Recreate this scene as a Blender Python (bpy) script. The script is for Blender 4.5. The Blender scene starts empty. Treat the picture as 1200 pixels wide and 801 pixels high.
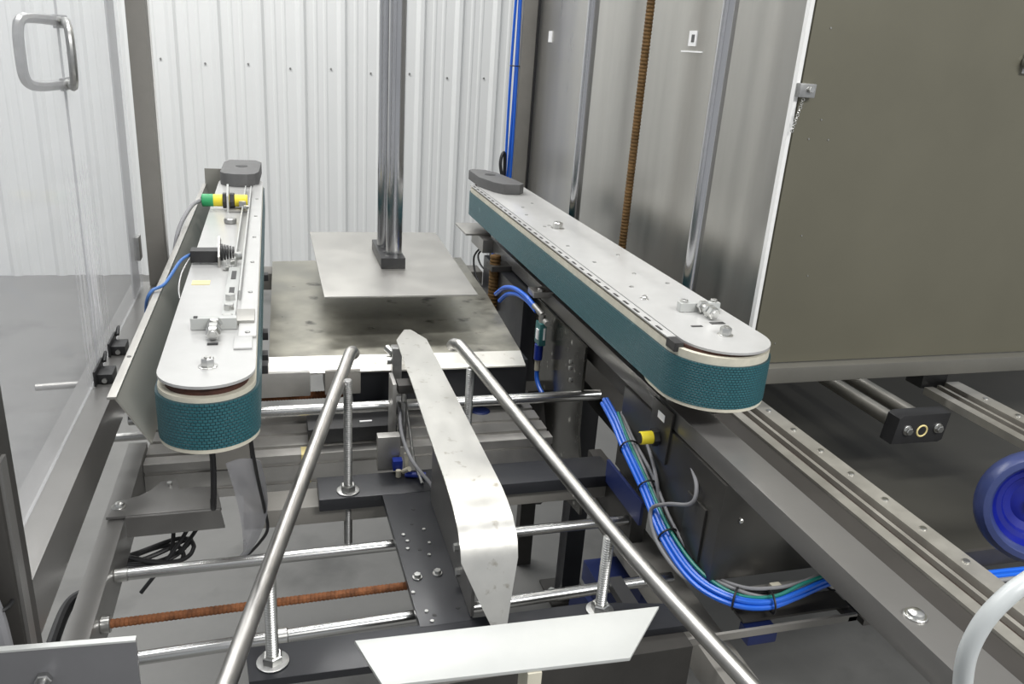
import bpy, bmesh, math, random
from mathutils import Vector, Matrix
random.seed(4)
PI = math.pi
SC = bpy.context.scene
COL = SC.collection

# ------------------------------------------------------------------ camera
cd = bpy.data.cameras.new('camera')
cam = bpy.data.objects.new('camera', cd)
COL.objects.link(cam)
cd.sensor_width = 36.0
cd.lens = 36.0 * 940 / 1200
cd.clip_start = 0.02
R_ = Vector((0.95988451, -0.27201897, 0.06802498))
U_ = Vector((0.03247097, 0.34880912, 0.93663111))
F_ = Vector((0.27850916, 0.89684886, -0.3436492))
m = Matrix(((R_.x, U_.x, -F_.x), (R_.y, U_.y, -F_.y), (R_.z, U_.z, -F_.z)))
cam.matrix_world = Matrix.Translation((0, 0, 1.65)) @ m.to_4x4()
SC.camera = cam

# ------------------------------------------------------------------ world, lights, exposure
W = bpy.data.worlds.new('world')
SC.world = W
W.use_nodes = True
W.node_tree.nodes['Background'].inputs[0].default_value = (0.93, 0.96, 1.0, 1)
W.node_tree.nodes['Background'].inputs[1].default_value = 0.44
SC.view_settings.view_transform = 'Standard'
SC.view_settings.look = 'None'
SC.view_settings.exposure = 0.16
SC.view_settings.gamma = 1.0
SC.view_settings.use_curve_mapping = False

def area(loc, sx, sy, power, rot=(0, 0, 0), col=(1, 0.99, 0.97)):
    l = bpy.data.lights.new('ceiling_and_fill_lamp', 'AREA')
    l.shape = 'RECTANGLE'
    l.size, l.size_y = sx, sy
    l.energy = power
    l.color = col
    o = bpy.data.objects.new('ceiling_and_fill_lamp', l)
    o.location = loc
    o.rotation_euler = rot
    COL.objects.link(o)
    return o
area((-1.0, 4.2, 4.6), 3.8, 0.5, 155)
area((-0.4, 1.2, 4.2), 2.6, 0.45, 85)
area((2.0, -1.8, 3.7), 2.4, 0.8, 185)  # added fill light behind the camera, brightens the olive panel and floor

# ------------------------------------------------------------------ materials
MATS = {}
def mat(name, col=(0.5, 0.5, 0.5), rough=0.5, metal=0.0, noise=0.0, nscale=(8, 8, 8), bump=0.0,
        bscale=60, stain=None, spec=0.5, coat=0.0, rnoise=0.0, emit=None, trans=0.0, alpha=1.0):
    mt = bpy.data.materials.new(name)
    mt.use_nodes = True
    nt = mt.node_tree
    N, L = nt.nodes, nt.links
    b = N['Principled BSDF']
    b.inputs['Base Color'].default_value = (*col, 1)
    b.inputs['Roughness'].default_value = rough
    b.inputs['Metallic'].default_value = metal
    b.inputs['Specular IOR Level'].default_value = spec
    b.inputs['Coat Weight'].default_value = coat
    b.inputs['Transmission Weight'].default_value = trans
    b.inputs['Alpha'].default_value = alpha
    tc = N.new('ShaderNodeTexCoord')
    mp = N.new('ShaderNodeMapping')
    mp.inputs['Scale'].default_value = nscale
    L.new(tc.outputs['Object'], mp.inputs['Vector'])
    last = None
    if noise or stain or rnoise:
        n = N.new('ShaderNodeTexNoise')
        n.inputs['Scale'].default_value = 1.0
        n.inputs['Detail'].default_value = 6
        n.inputs['Roughness'].default_value = 0.62
        L.new(mp.outputs['Vector'], n.inputs['Vector'])
        mr = N.new('ShaderNodeMapRange')
        mr.inputs['From Min'].default_value = 0.3
        mr.inputs['From Max'].default_value = 0.7
        mr.inputs['To Min'].default_value = 1 - noise
        mr.inputs['To Max'].default_value = 1 + noise
        L.new(n.outputs['Fac'], mr.inputs['Value'])
        mx = N.new('ShaderNodeMix')
        mx.data_type = 'RGBA'
        mx.blend_type = 'MULTIPLY'
        mx.inputs['Factor'].default_value = 1.0
        mx.inputs['A'].default_value = (*col, 1)
        L.new(mr.outputs['Result'], mx.inputs['B'])
        last = mx.outputs['Result']
        if rnoise:
            m2 = N.new('ShaderNodeMapRange')
            m2.inputs['From Min'].default_value = 0.3
            m2.inputs['From Max'].default_value = 0.7
            m2.inputs['To Min'].default_value = max(0.03, rough - rnoise)
            m2.inputs['To Max'].default_value = rough + rnoise
            L.new(n.outputs['Fac'], m2.inputs['Value'])
            L.new(m2.outputs['Result'], b.inputs['Roughness'])
    if stain:
        scol, sscale, lo, hi = stain
        n2 = N.new('ShaderNodeTexNoise')
        n2.inputs['Scale'].default_value = sscale
        n2.inputs['Detail'].default_value = 5
        L.new(tc.outputs['Object'], n2.inputs['Vector'])
        r2 = N.new('ShaderNodeMapRange')
        r2.inputs['From Min'].default_value = lo
        r2.inputs['From Max'].default_value = hi
        L.new(n2.outputs['Fac'], r2.inputs['Value'])
        mx2 = N.new('ShaderNodeMix')
        mx2.data_type = 'RGBA'
        L.new(r2.outputs['Result'], mx2.inputs['Factor'])
        L.new(last, mx2.inputs['A'])
        mx2.inputs['B'].default_value = (*scol, 1)
        last = mx2.outputs['Result']
    if last is not None:
        L.new(last, b.inputs['Base Color'])
    if bump:
        n3 = N.new('ShaderNodeTexNoise')
        n3.inputs['Scale'].default_value = bscale
        n3.inputs['Detail'].default_value = 4
        L.new(tc.outputs['Object'], n3.inputs['Vector'])
        bp = N.new('ShaderNodeBump')
        bp.inputs['Strength'].default_value = bump
        bp.inputs['Distance'].default_value = 0.002
        L.new(n3.outputs['Fac'], bp.inputs['Height'])
        L.new(bp.outputs['Normal'], b.inputs['Normal'])
    MATS[name] = mt
    return mt

mat('paint_grey', (0.205, 0.20, 0.192), 0.32, 0.5, 0.03, (14, 14, 14), bump=0.04, bscale=260, rnoise=0.02)
mat('paint_dark', (0.055, 0.052, 0.048), 0.5, 0.3, 0.2, (12, 12, 12))
mat('post_paint', (0.23, 0.22, 0.20), 0.5, 0.1, 0.08, (10, 10, 10))
mat('steel', (0.56, 0.55, 0.52), 0.34, 1.0, 0.10, (6, 160, 6), rnoise=0.08)
mat('steel_plate', (0.44, 0.43, 0.405), 0.40, 0.85, 0.06, (9, 9, 9), rnoise=0.07)
mat('strip_steel', (0.66, 0.65, 0.61), 0.33, 0.8, 0.05, (30, 12, 30), rnoise=0.05, stain=((0.36, 0.33, 0.27), 48, 0.62, 0.74))
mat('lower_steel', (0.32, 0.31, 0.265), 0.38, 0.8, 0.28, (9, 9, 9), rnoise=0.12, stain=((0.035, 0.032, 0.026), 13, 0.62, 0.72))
mat('tube_steel', (0.47, 0.46, 0.44), 0.38, 1.0, 0.12, (60, 8, 60), rnoise=0.07)
mat('shaft_chrome', (0.55, 0.55, 0.54), 0.26, 1.0, 0.04, (12, 30, 30), rnoise=0.02)
mat('column_chrome', (0.55, 0.55, 0.56), 0.2, 1.0, 0.06, (30, 30, 3), rnoise=0.05)
mat('zinc', (0.62, 0.62, 0.60), 0.3, 1.0, 0.1, (90, 90, 90))
mat('washer_steel', (0.42, 0.42, 0.41), 0.38, 1.0, 0.15, (60, 60, 60))
mat('rust', (0.20, 0.075, 0.028), 0.8, 0.15, 0.5, (60, 60, 60), bump=0.5, bscale=300)
mat('rust_brown', (0.14, 0.078, 0.026), 0.65, 0.4, 0.35, (40, 40, 40), bump=0.4, bscale=300)
mat('white_plate', (0.51, 0.51, 0.50), 0.30, 0.25, 0.05, (16, 16, 16), stain=((0.42, 0.40, 0.36), 22, 0.66, 0.80))
mat('polished_white', (0.47, 0.48, 0.465), 0.3, 0.15, 0.03, (20, 20, 20))
mat('near_plate', (0.235, 0.235, 0.245), 0.4, 0.6, 0.05, (20, 20, 20))
mat('belt_rim', (0.60, 0.57, 0.47), 0.6, 0.0, 0.12, (40, 40, 40))
mat('gap_rust', (0.06, 0.022, 0.014), 0.7, 0.1, 0.4, (60, 60, 60))
mat('black_plastic', (0.022, 0.022, 0.023), 0.42, 0.0, 0.1, (40, 40, 40))
mat('cap_plastic', (0.10, 0.10, 0.10), 0.55, 0.0, 0.1, (40, 40, 40))
mat('black_plate', (0.022, 0.023, 0.027), 0.36, 0.1, 0.15, (10, 10, 10), rnoise=0.08)
mat('black_cable', (0.014, 0.014, 0.015), 0.5)
mat('grey_cable', (0.22, 0.22, 0.23), 0.5)
mat('blue_tube', (0.012, 0.12, 0.62), 0.32, 0.0, spec=0.6)
mat('sleeve_blue', (0.06, 0.16, 0.42), 0.4)
mat('deep_blue', (0.008, 0.028, 0.25), 0.4)
mat('navy_cast', (0.010, 0.020, 0.095), 0.5)
mat('green_tube', (0.01, 0.20, 0.16), 0.4)
mat('yellow', (0.80, 0.66, 0.04), 0.45)
mat('label_yellow', (0.78, 0.66, 0.30), 0.6)
mat('sensor_green', (0.03, 0.33, 0.12), 0.45)
mat('valve_teal', (0.04, 0.16, 0.16), 0.35)
mat('sticker_white', (0.85, 0.85, 0.85), 0.6)
mat('beige_plastic', (0.55, 0.52, 0.42), 0.5)
mat('dull_alu', (0.42, 0.41, 0.39), 0.45, 0.75, 0.14, (14, 14, 14), rnoise=0.1)
mat('rail_alu', (0.40, 0.385, 0.345), 0.42, 0.6, 0.14, (14, 14, 14), rnoise=0.1)
mat('rail_groove', (0.05, 0.032, 0.026), 0.6, 0.2, 0.4, (20, 20, 20))
mat('web_steel', (0.20, 0.195, 0.185), 0.35, 0.6, 0.1, (9, 9, 9))
mat('dark_sheet', (0.08, 0.077, 0.068), 0.22, 0.8, 0.25, (9, 9, 9), rnoise=0.1, stain=((0.5, 0.49, 0.45), 40, 0.66, 0.69))
mat('channel_paint', (0.05, 0.046, 0.042), 0.5, 0.2, 0.1, (10, 10, 10))
mat('guard_steel', (0.26, 0.255, 0.23), 0.4, 0.2, 0.08, (5, 5, 5), rnoise=0.05)
mat('box_steel', (0.10, 0.097, 0.09), 0.38, 0.7, 0.12, (5, 5, 5), rnoise=0.08)
mat('side_stainless', (0.46, 0.45, 0.42), 0.33, 0.8, 0.16, (2.2, 5.0, 0.4), rnoise=0.09)
mat('olive_panel', (0.155, 0.147, 0.108), 0.42, 0.25, 0.06, (3, 3, 3), rnoise=0.03, stain=((0.2, 0.19, 0.155), 42, 0.78, 0.81))
mat('panel_strip', (0.17, 0.165, 0.145), 0.45, 0.4, 0.05, (20, 20, 20))
mat('edge_white', (0.86, 0.86, 0.84), 0.4, 0.0)
mat('tray', (0.045, 0.043, 0.036), 0.55, 0.15, 0.14, (4, 4, 4))
mat('wall_white', (0.80, 0.81, 0.80), 0.42, 0.0, 0.015, (3, 3, 3))
mat('concrete', (0.17, 0.169, 0.162), 0.55, 0.0, 0.13, (5, 5, 5), bump=0.1, bscale=60, rnoise=0.12, stain=((0.10, 0.10, 0.096), 3.0, 0.56, 0.72))
mat('hose', (0.66, 0.69, 0.69), 0.35, 0.0, trans=0.35, noise=0.03)
mat('cup_blue', (0.006, 0.014, 0.27), 0.3, 0.0, noise=0.25, nscale=(14, 14, 14), trans=0.15)
mat('cup_rim', (0.05, 0.07, 0.20), 0.3, 0.0, noise=0.25, nscale=(10, 10, 10), trans=0.2)
mat('pale_translucent', (0.58, 0.58, 0.585), 0.4, 0.0, alpha=0.6)
mat('film', (0.42, 0.42, 0.44), 0.22, 0.0, alpha=0.5)

def belt_material():
    mt = bpy.data.materials.new('belt_teal')
    mt.use_nodes = True
    N, L = mt.node_tree.nodes, mt.node_tree.links
    b = N['Principled BSDF']
    b.inputs['Roughness'].default_value = 0.42
    uv = N.new('ShaderNodeUVMap')
    uv.uv_map = 'belt'
    br = N.new('ShaderNodeTexBrick')
    br.inputs['Scale'].default_value = 1.0
    br.inputs['Brick Width'].default_value = 0.0058
    br.inputs['Row Height'].default_value = 0.0042
    br.inputs['Mortar Size'].default_value = 0.0007
    br.inputs['Mortar Smooth'].default_value = 1.0
    br.inputs['Color1'].default_value = (0.020, 0.108, 0.130, 1)
    br.inputs['Color2'].default_value = (0.026, 0.128, 0.150, 1)
    br.inputs['Mortar'].default_value = (0.006, 0.040, 0.052, 1)
    L.new(uv.outputs['UV'], br.inputs['Vector'])
    tc = N.new('ShaderNodeTexCoord')
    n = N.new('ShaderNodeTexNoise')
    n.inputs['Scale'].default_value = 26
    n.inputs['Detail'].default_value = 5
    L.new(tc.outputs['Object'], n.inputs['Vector'])
    r = N.new('ShaderNodeMapRange')
    r.inputs['From Min'].default_value = 0.68
    r.inputs['From Max'].default_value = 0.74
    r.inputs['To Max'].default_value = 0.35
    L.new(n.outputs['Fac'], r.inputs['Value'])
    mx = N.new('ShaderNodeMix')
    mx.data_type = 'RGBA'
    L.new(r.outputs['Result'], mx.inputs['Factor'])
    L.new(br.outputs['Color'], mx.inputs['A'])
    mx.inputs['B'].default_value = (0.22, 0.36, 0.36, 1)
    L.new(mx.outputs['Result'], b.inputs['Base Color'])
    bp = N.new('ShaderNodeBump')
    bp.invert = True
    bp.inputs['Strength'].default_value = 0.9
    bp.inputs['Distance'].default_value = 0.0012
    L.new(br.outputs['Fac'], bp.inputs['Height'])
    L.new(bp.outputs['Normal'], b.inputs['Normal'])
    MATS['belt_teal'] = mt
belt_material()

def pane_material():
    # clear acrylic, slightly milky, scratched in a vertical band
    mt = bpy.data.materials.new('acrylic')
    mt.use_nodes = True
    N, L = mt.node_tree.nodes, mt.node_tree.links
    N.remove(N['Principled BSDF'])
    out = N['Material Output']
    tr = N.new('ShaderNodeBsdfTransparent')
    tr.inputs[0].default_value = (0.96, 0.965, 0.97, 1)
    df = N.new('ShaderNodeBsdfDiffuse')
    df.inputs[0].default_value = (0.9, 0.9, 0.92, 1)
    gl = N.new('ShaderNodeBsdfGlossy')
    gl.inputs['Roughness'].default_value = 0.08
    tc = N.new('ShaderNodeTexCoord')
    mp = N.new('ShaderNodeMapping')
    mp.inputs['Scale'].default_value = (1, 60, 3.5)
    L.new(tc.outputs['Object'], mp.inputs['Vector'])
    n = N.new('ShaderNodeTexNoise')
    n.inputs['Scale'].default_value = 1
    n.inputs['Detail'].default_value = 8
    n.inputs['Roughness'].default_value = 0.7
    L.new(mp.outputs['Vector'], n.inputs['Vector'])
    r = N.new('ShaderNodeMapRange')
    r.inputs['From Min'].default_value = 0.50
    r.inputs['From Max'].default_value = 0.78
    r.inputs['To Min'].default_value = 0.0
    r.inputs['To Max'].default_value = 1.6
    L.new(n.outputs['Fac'], r.inputs['Value'])
    # scratched band: between the two door edges, low down
    sx = N.new('ShaderNodeSeparateXYZ')
    L.new(tc.outputs['Object'], sx.inputs[0])
    def ramp(sock, a, b_):
        q = N.new('ShaderNodeMapRange')
        q.interpolation_type = 'SMOOTHSTEP'
        q.inputs['From Min'].default_value = a
        q.inputs['From Max'].default_value = b_
        L.new(sock, q.inputs['Value'])
        return q.outputs['Result']
    def mul(a, b_):
        q = N.new('ShaderNodeMath')
        q.operation = 'MULTIPLY'
        L.new(a, q.inputs[0])
        L.new(b_, q.inputs[1])
        return q.outputs[0]
    band = mul(ramp(sx.outputs['Y'], 0.02, 0.16), ramp(sx.outputs['Y'], 0.30, 0.20))
    low = ramp(sx.outputs['Z'], 0.42, 0.20)
    f = mul(mul(r.outputs['Result'], band), low)
    ad = N.new('ShaderNodeMath')
    ad.operation = 'ADD'
    ad.inputs[1].default_value = 0.17
    L.new(f, ad.inputs[0])
    m1 = N.new('ShaderNodeMixShader')
    L.new(ad.outputs[0], m1.inputs[0])
    L.new(tr.outputs[0], m1.inputs[1])
    L.new(df.outputs[0], m1.inputs[2])
    m2 = N.new('ShaderNodeMixShader')
    m2.inputs[0].default_value = 0.035
    L.new(m1.outputs[0], m2.inputs[1])
    L.new(gl.outputs[0], m2.inputs[2])
    L.new(m2.outputs[0], out.inputs['Surface'])
    MATS['acrylic'] = mt
pane_material()

# ------------------------------------------------------------------ mesh builder
def smooth_path(pts, n=6):
    P = [Vector(p) for p in pts]
    if len(P) < 3:
        return P
    out = []
    for i in range(len(P) - 1):
        p0 = P[max(i - 1, 0)]; p1 = P[i]; p2 = P[i + 1]; p3 = P[min(i + 2, len(P) - 1)]
        for k in range(n):
            t = k / n
            out.append(0.5 * ((2 * p1) + (p2 - p0) * t + (2 * p0 - 5 * p1 + 4 * p2 - p3) * t * t + (3 * p1 - p0 - 3 * p2 + p3) * t ** 3))
    out.append(P[-1])
    return out

class MB:
    def __init__(s):
        s.bm = bmesh.new()
    def box(s, x0, x1, y0, y1, z0, z1, bev=0.0):
        bm = s.bm
        v = [bm.verts.new((x, y, z)) for z in (z0, z1) for y in (y0, y1) for x in (x0, x1)]
        fs = [bm.faces.new([v[i] for i in q]) for q in ((0, 2, 3, 1), (4, 5, 7, 6), (0, 1, 5, 4), (2, 6, 7, 3), (0, 4, 6, 2), (1, 3, 7, 5))]
        if bev:
            es = list({e for f in fs for e in f.edges})
            bmesh.ops.bevel(bm, geom=es, offset=bev, segments=2, affect='EDGES', profile=0.7)
        return s
    def prism(s, poly, axis, a0, a1, bev=0.0):
        """poly: 2-D outline; axis 'x': (y,z), 'y': (x,z), 'z': (x,y); extruded a0..a1"""
        bm = s.bm
        def pt(p, a):
            return {'x': (a, p[0], p[1]), 'y': (p[0], a, p[1]), 'z': (p[0], p[1], a)}[axis]
        A = [bm.verts.new(pt(p, a0)) for p in poly]
        B = [bm.verts.new(pt(p, a1)) for p in poly]
        n = len(poly)
        fs = [bm.faces.new(A[::-1]), bm.faces.new(B)]
        for i in range(n):
            fs.append(bm.faces.new((A[i], A[(i + 1) % n], B[(i + 1) % n], B[i])))
        if bev:
            es = list(fs[0].edges) + list(fs[1].edges)
            bmesh.ops.bevel(bm, geom=es, offset=bev, segments=2, affect='EDGES', profile=0.7)
        return s
    def hull(s, lo, hi):
        """box-like solid from two matching loops of 3-D points"""
        bm = s.bm
        A = [bm.verts.new(p) for p in lo]
        B = [bm.verts.new(p) for p in hi]
        n = len(lo)
        bm.faces.new(A[::-1]); bm.faces.new(B)
        for i in range(n):
            bm.faces.new((A[i], A[(i + 1) % n], B[(i + 1) % n], B[i]))
        return s
    def tube(s, pts, r, seg=12, closed=False, caps=True):
        """sweep; r is a number or a list of radii"""
        bm = s.bm
        P = [Vector(p) for p in pts]
        n = len(P)
        rs = r if isinstance(r, (list, tuple)) else [r] * n
        T = []
        for i in range(n):
            a = P[i - 1] if (i > 0 or closed) else P[i]
            b = P[(i + 1) % n] if (i < n - 1 or closed) else P[i]
            d = (b - a)
            T.append(d.normalized() if d.length > 1e-9 else (T[-1] if T else Vector((0, 0, 1))))
        up = Vector((0, 0, 1)) if abs(T[0].z) < 0.9 else Vector((1, 0, 0))
        u = T[0].cross(up).normalized()
        rings = []
        for i in range(n):
            u = (u - T[i] * u.dot(T[i]))
            u = u.normalized() if u.length > 1e-6 else T[i].orthogonal().normalized()
            w = T[i].cross(u)
            rings.append([bm.verts.new(P[i] + (u * math.cos(2 * PI * k / seg) + w * math.sin(2 * PI * k / seg)) * rs[i]) for k in range(seg)])
        m = n if closed else n - 1
        for i in range(m):
            a, b = rings[i], rings[(i + 1) % n]
            for k in range(seg):
                bm.faces.new((a[k], a[(k + 1) % seg], b[(k + 1) % seg], b[k]))
        if caps and not closed:
            bm.faces.new(rings[0][::-1]); bm.faces.new(rings[-1])
        return s
    def cyl(s, p0, p1, r, seg=20, bev=0.0):
        p0, p1 = Vector(p0), Vector(p1)
        if bev:
            d = (p1 - p0).normalized() * bev
            return s.tube([p0, p0 + d * 0.001, p0 + d, p1 - d, p1 - d * 0.001, p1], [r - bev, r - bev, r, r, r - bev, r - bev], seg)
        return s.tube([p0, p1], r, seg)
    def thread(s, p0, p1, r, pitch=0.0035, depth=0.09, seg=12):
        p0, p1 = Vector(p0), Vector(p1)
        n = int((p1 - p0).length / pitch)
        pts, rs = [], []
        for i in range(n):
            for t, k in ((0.0, 1 - depth), (0.35, 1.0), (0.55, 1.0)):
                pts.append(p0 + (p1 - p0) * ((i + t) / n)); rs.append(r * k)
        pts.append(p1); rs.append(r * (1 - depth))
        return s.tube(pts, rs, seg)
    def hexa(s, p, axis, r, h):
        """hexagon nut/bolt head with its base at p, along axis, with a chamfer"""
        a = Vector(axis).normalized(); p = Vector(p)
        return s.tube([p, p + a * h * 0.85, p + a * h], [r, r, r * 0.86], 6)
    def ring(s, c, axis, R, r, seg=28, k=8):
        a = Vector(axis).normalized()
        u = a.orthogonal().normalized(); w = a.cross(u)
        c = Vector(c)
        return s.tube([c + (u * math.cos(2 * PI * i / seg) + w * math.sin(2 * PI * i / seg)) * R for i in range(seg)], r, k, closed=True)
    def disc(s, c, axis, r, h, seg=24):
        a = Vector(axis).normalized(); c = Vector(c)
        return s.tube([c, c + a * h * 0.7, c + a * h], [r, r, r * 0.93], seg)

ORG = {}
def build(name, mb, material, parent=None, label=None, flat=False, keep=None, angle=0.6):
    bm = mb.bm
    bmesh.ops.recalc_face_normals(bm, faces=bm.faces)
    if keep is not None:
        o0 = Vector(keep)
    elif parent is not None:
        xs = [v.co for v in bm.verts]
        o0 = Vector(((min(v.x for v in xs) + max(v.x for v in xs)) / 2, (min(v.y for v in xs) + max(v.y for v in xs)) / 2, min(v.z for v in xs)))
    else:
        xs = [v.co for v in bm.verts]
        o0 = Vector(((min(v.x for v in xs) + max(v.x for v in xs)) / 2, (min(v.y for v in xs) + max(v.y for v in xs)) / 2, min(v.z for v in xs)))
    bmesh.ops.translate(bm, verts=bm.verts, vec=-o0)
    me = bpy.data.meshes.new(name)
    bm.to_mesh(me); bm.free()
    if not flat:
        for p in me.polygons:
            p.use_smooth = True
        me.set_sharp_from_angle(angle=angle)
    me.materials.append(MATS[material])
    o = bpy.data.objects.new(name, me)
    COL.objects.link(o)
    if parent is not None:
        o.parent = parent
        o.location = o0 - ORG[parent.name]
    else:
        o.location = o0
    ORG[o.name] = o0
    if label:
        o['label'] = label
    return o

def thing(name, label, cat, loc, group=None):
    o = bpy.data.objects.new(name, None)
    o.empty_display_size = 0.05
    COL.objects.link(o)
    o.location = loc
    ORG[o.name] = Vector(loc)
    o['label'] = label; o['category'] = cat
    if group:
        o['group'] = group
    return o

def tag(o, label, cat, group=None):
    o['label'] = label; o['category'] = cat
    if group:
        o['group'] = group
    return o

def struct(name, mb, material, parent=None, **k):
    o = build(name, mb, material, parent, **k)
    o['kind'] = 'structure'
    return o

def dup(o, loc, parent=None):
    c = o.copy()
    COL.objects.link(c)
    if parent is not None:
        c.parent = parent
        c.location = Vector(loc) - ORG[parent.name]
    else:
        c.location = loc
    ORG[c.name] = Vector(loc)
    return c

# ================================================================== SETTING
FLOOR = struct('floor', MB().box(-6, 6, -2, 5.95, -0.1, 0), 'concrete')

def wall_profile():
    pitch, y = 0.267, 5.86
    pts = []
    k = -20
    x = -0.581 + k * pitch
    while x < 5.5:
        # major rib (trapezoid), then two small stiffening ribs in the pan
        pts += [(x - 0.050, 0), (x - 0.024, 0.020), (x + 0.002, 0.020), (x + 0.020, 0)]
        for c in (0.078, 0.142):
            pts += [(x + c - 0.015, 0), (x + c - 0.006, 0.004), (x + c + 0.006, 0.004), (x + c + 0.015, 0)]
        x += pitch
    return [(px, y - d) for px, d in pts]
prof = wall_profile()
poly = prof + [(prof[-1][0], 5.93), (prof[0][0], 5.93)]
mb = MB()
A = [mb.bm.verts.new((x, y, 0)) for x, y in poly]
B = [mb.bm.verts.new((x, y, 4.8)) for x, y in poly]
for i in range(len(poly)):
    mb.bm.faces.new((A[i], A[(i + 1) % len(poly)], B[(i + 1) % len(poly)], B[i]))
WALL = struct('wall_back', mb, 'wall_white', flat=True)
s0 = None
for row in (1.43, 2.35):
    for k in range(-6, 12):
        p = (-0.581 + k * 0.267 - 0.09, 5.858, row - 0.012 * (k % 2))
        if s0 is None:
            b_ = MB(); b_.hexa(p, (0, -1, 0), 0.007, 0.006)
            s0 = build('screw', b_, 'washer_steel', WALL, keep=p)
        else:
            dup(s0, p, WALL)

# right-hand machine enclosure: corner post, stainless side panel, olive panel facing the camera
mb = MB(); mb.box(0.845, 0.905, 2.86, 2.92, 0, 3.2, 0.003)
o = build('corner_post', mb, 'post_paint')
tag(o, 'grey square corner post between white ribbed wall and stainless side panel', 'post')

sp = thing('machine_enclosure', 'tall stainless side panel with two white stickers behind the vertical rods', 'panel', (0.905, 2.1, 0.7))
build('sheet', MB().box(0.902, 0.908, 1.315, 2.86, 0.7, 3.2, 0.001), 'side_stainless', sp)
build('edge_strip', MB().box(0.896, 0.904, 1.300, 1.312, 0.72, 3.2, 0.001), 'edge_white', sp, label='bright white vertical edge strip of the side panel')
build('rear_seam', MB().box(0.894, 0.902, 2.850, 2.858, 0.9, 3.2), 'black_plastic', sp)
st = MB(); st.box(0.8995, 0.902, 1.700, 1.735, 1.680, 1.712)
S1 = build('sticker', st, 'sticker_white', sp, label='square white sticker')
st = MB(); st.box(0.8990, 0.8995, 1.708, 1.722, 1.688, 1.704)
build('sticker_mark', st, 'cap_plastic', S1)
st = MB(); st.box(0.8995, 0.902, 1.665, 1.765, 1.667, 1.670)
build('caption_line', st, 'sticker_white', sp, label='thin white printed line under the sticker')
st = MB(); st.box(0.8995, 0.902, 2.700, 2.735, 1.675, 1.710)
build('sticker', st, 'sticker_white', sp, label='small white sticker near the corner post')

op = thing('machine_cover', 'large olive grey sheet metal panel facing the camera on the right', 'panel', (1.6, 1.30, 1.05))
build('sheet', MB().box(0.908, 3.2, 1.300, 1.306, 1.088, 3.2, 0.001), 'olive_panel', op)
build('bottom_rail', MB().box(0.905, 3.2, 1.275, 1.320, 1.052, 1.086, 0.003), 'panel_strip', op, label='lighter grey bottom rail')
cl = MB(); cl.box(0.897, 0.930, 1.287, 1.300, 1.602, 1.626, 0.002)
CL = build('clip', cl, 'washer_steel', op, label='small square panel clip')
h = MB(); h.hexa((0.918, 1.287, 1.616), (0, -1, 0), 0.006, 0.006)
build('clip_bolt', h, 'zinc', CL)
k_ = MB()
for i in range(9):
    c = (0.9105 - 0.0014 * i, 1.292, 1.598 - 0.0068 * i)
    k_.ring(c, (1, 0.3, 0) if i % 2 else (0.3, 1, 0), 0.0026, 0.0008, 8, 5)
build('chain', k_, 'zinc', op)
h = MB(); h.cyl((1.392, 1.299, 1.690), (1.392, 1.284, 1.690), 0.012, 14, 0.002); h.box(1.384, 1.400, 1.294, 1.300, 1.670, 1.705)
build('knob', h, 'washer_steel', op)
h = MB()
for x, z in ((0.945, 1.72), (0.943, 1.53), (0.962, 1.565), (0.985, 1.53), (1.00, 1.27), (0.968, 1.35), (0.955, 1.13)):
    h.disc((x, 1.300, z), (0, -1, 0), 0.0016, 0.0012, 8)
build('rivet', h, 'washer_steel', op)['kind'] = 'stuff'

# dark sheet-metal pan behind and below the panel
pn = thing('drip_pan', 'dark sheet metal pan under the olive panel, behind the aluminium rail', 'pan', (1.6, 1.6, 0.80))
build('pan_floor', MB().box(0.98, 3.2, 0.98, 2.5, 0.815, 0.822), 'tray', pn)
build('front_lip', MB().box(0.98, 3.2, 0.972, 0.980, 0.79, 0.828), 'paint_dark', pn)
build('rear_sheet', MB().box(0.98, 3.2, 2.5, 2.51, 0.82, 1.4), 'tray', pn)
build('inner_sheet', MB().box(0.972, 0.98, 0.98, 2.5, 0.80, 0.90), 'tray', pn)
build('support_leg', MB().box(1.9, 1.95, 1.2, 1.25, 0, 0.815), 'paint_dark', pn)
build('support_leg', MB().box(1.9, 1.95, 2.3, 2.35, 0, 0.815), 'paint_dark', pn)

# ================================================================== MACHINE FRAME
def beam(name, label, x0, x1, y0, y1, z0, z1, m_='paint_grey', bev=0.006):
    mb = MB(); mb.box(x0, x1, y0, y1, z0, z1, bev)
    return tag(build(name, mb, m_), label, 'beam')

rb = thing('frame_beam', 'long grey painted beam running under the right green belt', 'beam', (0.67, 1.3, 1.03))
build('tube', MB().box(0.632, 0.692, 0.25, 2.46, 1.064, 1.100, 0.007), 'paint_grey', rb)
build('lower_lip', MB().box(0.648, 0.680, 1.02, 2.40, 1.020, 1.0635, 0.003), 'paint_dark', rb)
b_ = MB(); b_.disc((0.655, 0.560, 1.1), (0, 0, 1), 0.0125, 0.003); b_.tube([(0.655, 0.56, 1.103), (0.655, 0.56, 1.106), (0.655, 0.56, 1.109)], [0.0095, 0.0085, 0.004], 16)
bolt0 = build('bolt', b_, 'zinc', rb, keep=(0.655, 0.560, 1.1), label='large domed bolt near the camera')
b_ = MB(); b_.hexa((0.645, 1.135, 1.1), (0, 0, 1), 0.0075, 0.006)
build('bolt', b_, 'zinc', rb)
build('mounting_tab', MB().box(0.590, 0.640, 1.75, 1.80, 1.090, 1.104, 0.001), 'steel_plate', rb)
build('mounting_tab', MB().box(0.560, 0.640, 2.36, 2.52, 1.100, 1.106, 0.001), 'steel_plate', rb)
b_ = MB(); b_.hexa((0.612, 1.765, 1.104), (0, 0, 1), 0.008, 0.006)
build('bolt', b_, 'zinc', rb)
b_ = MB(); b_.box(0.60, 0.634, 2.30, 2.45, 1.06, 1.10, 0.002)
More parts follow.
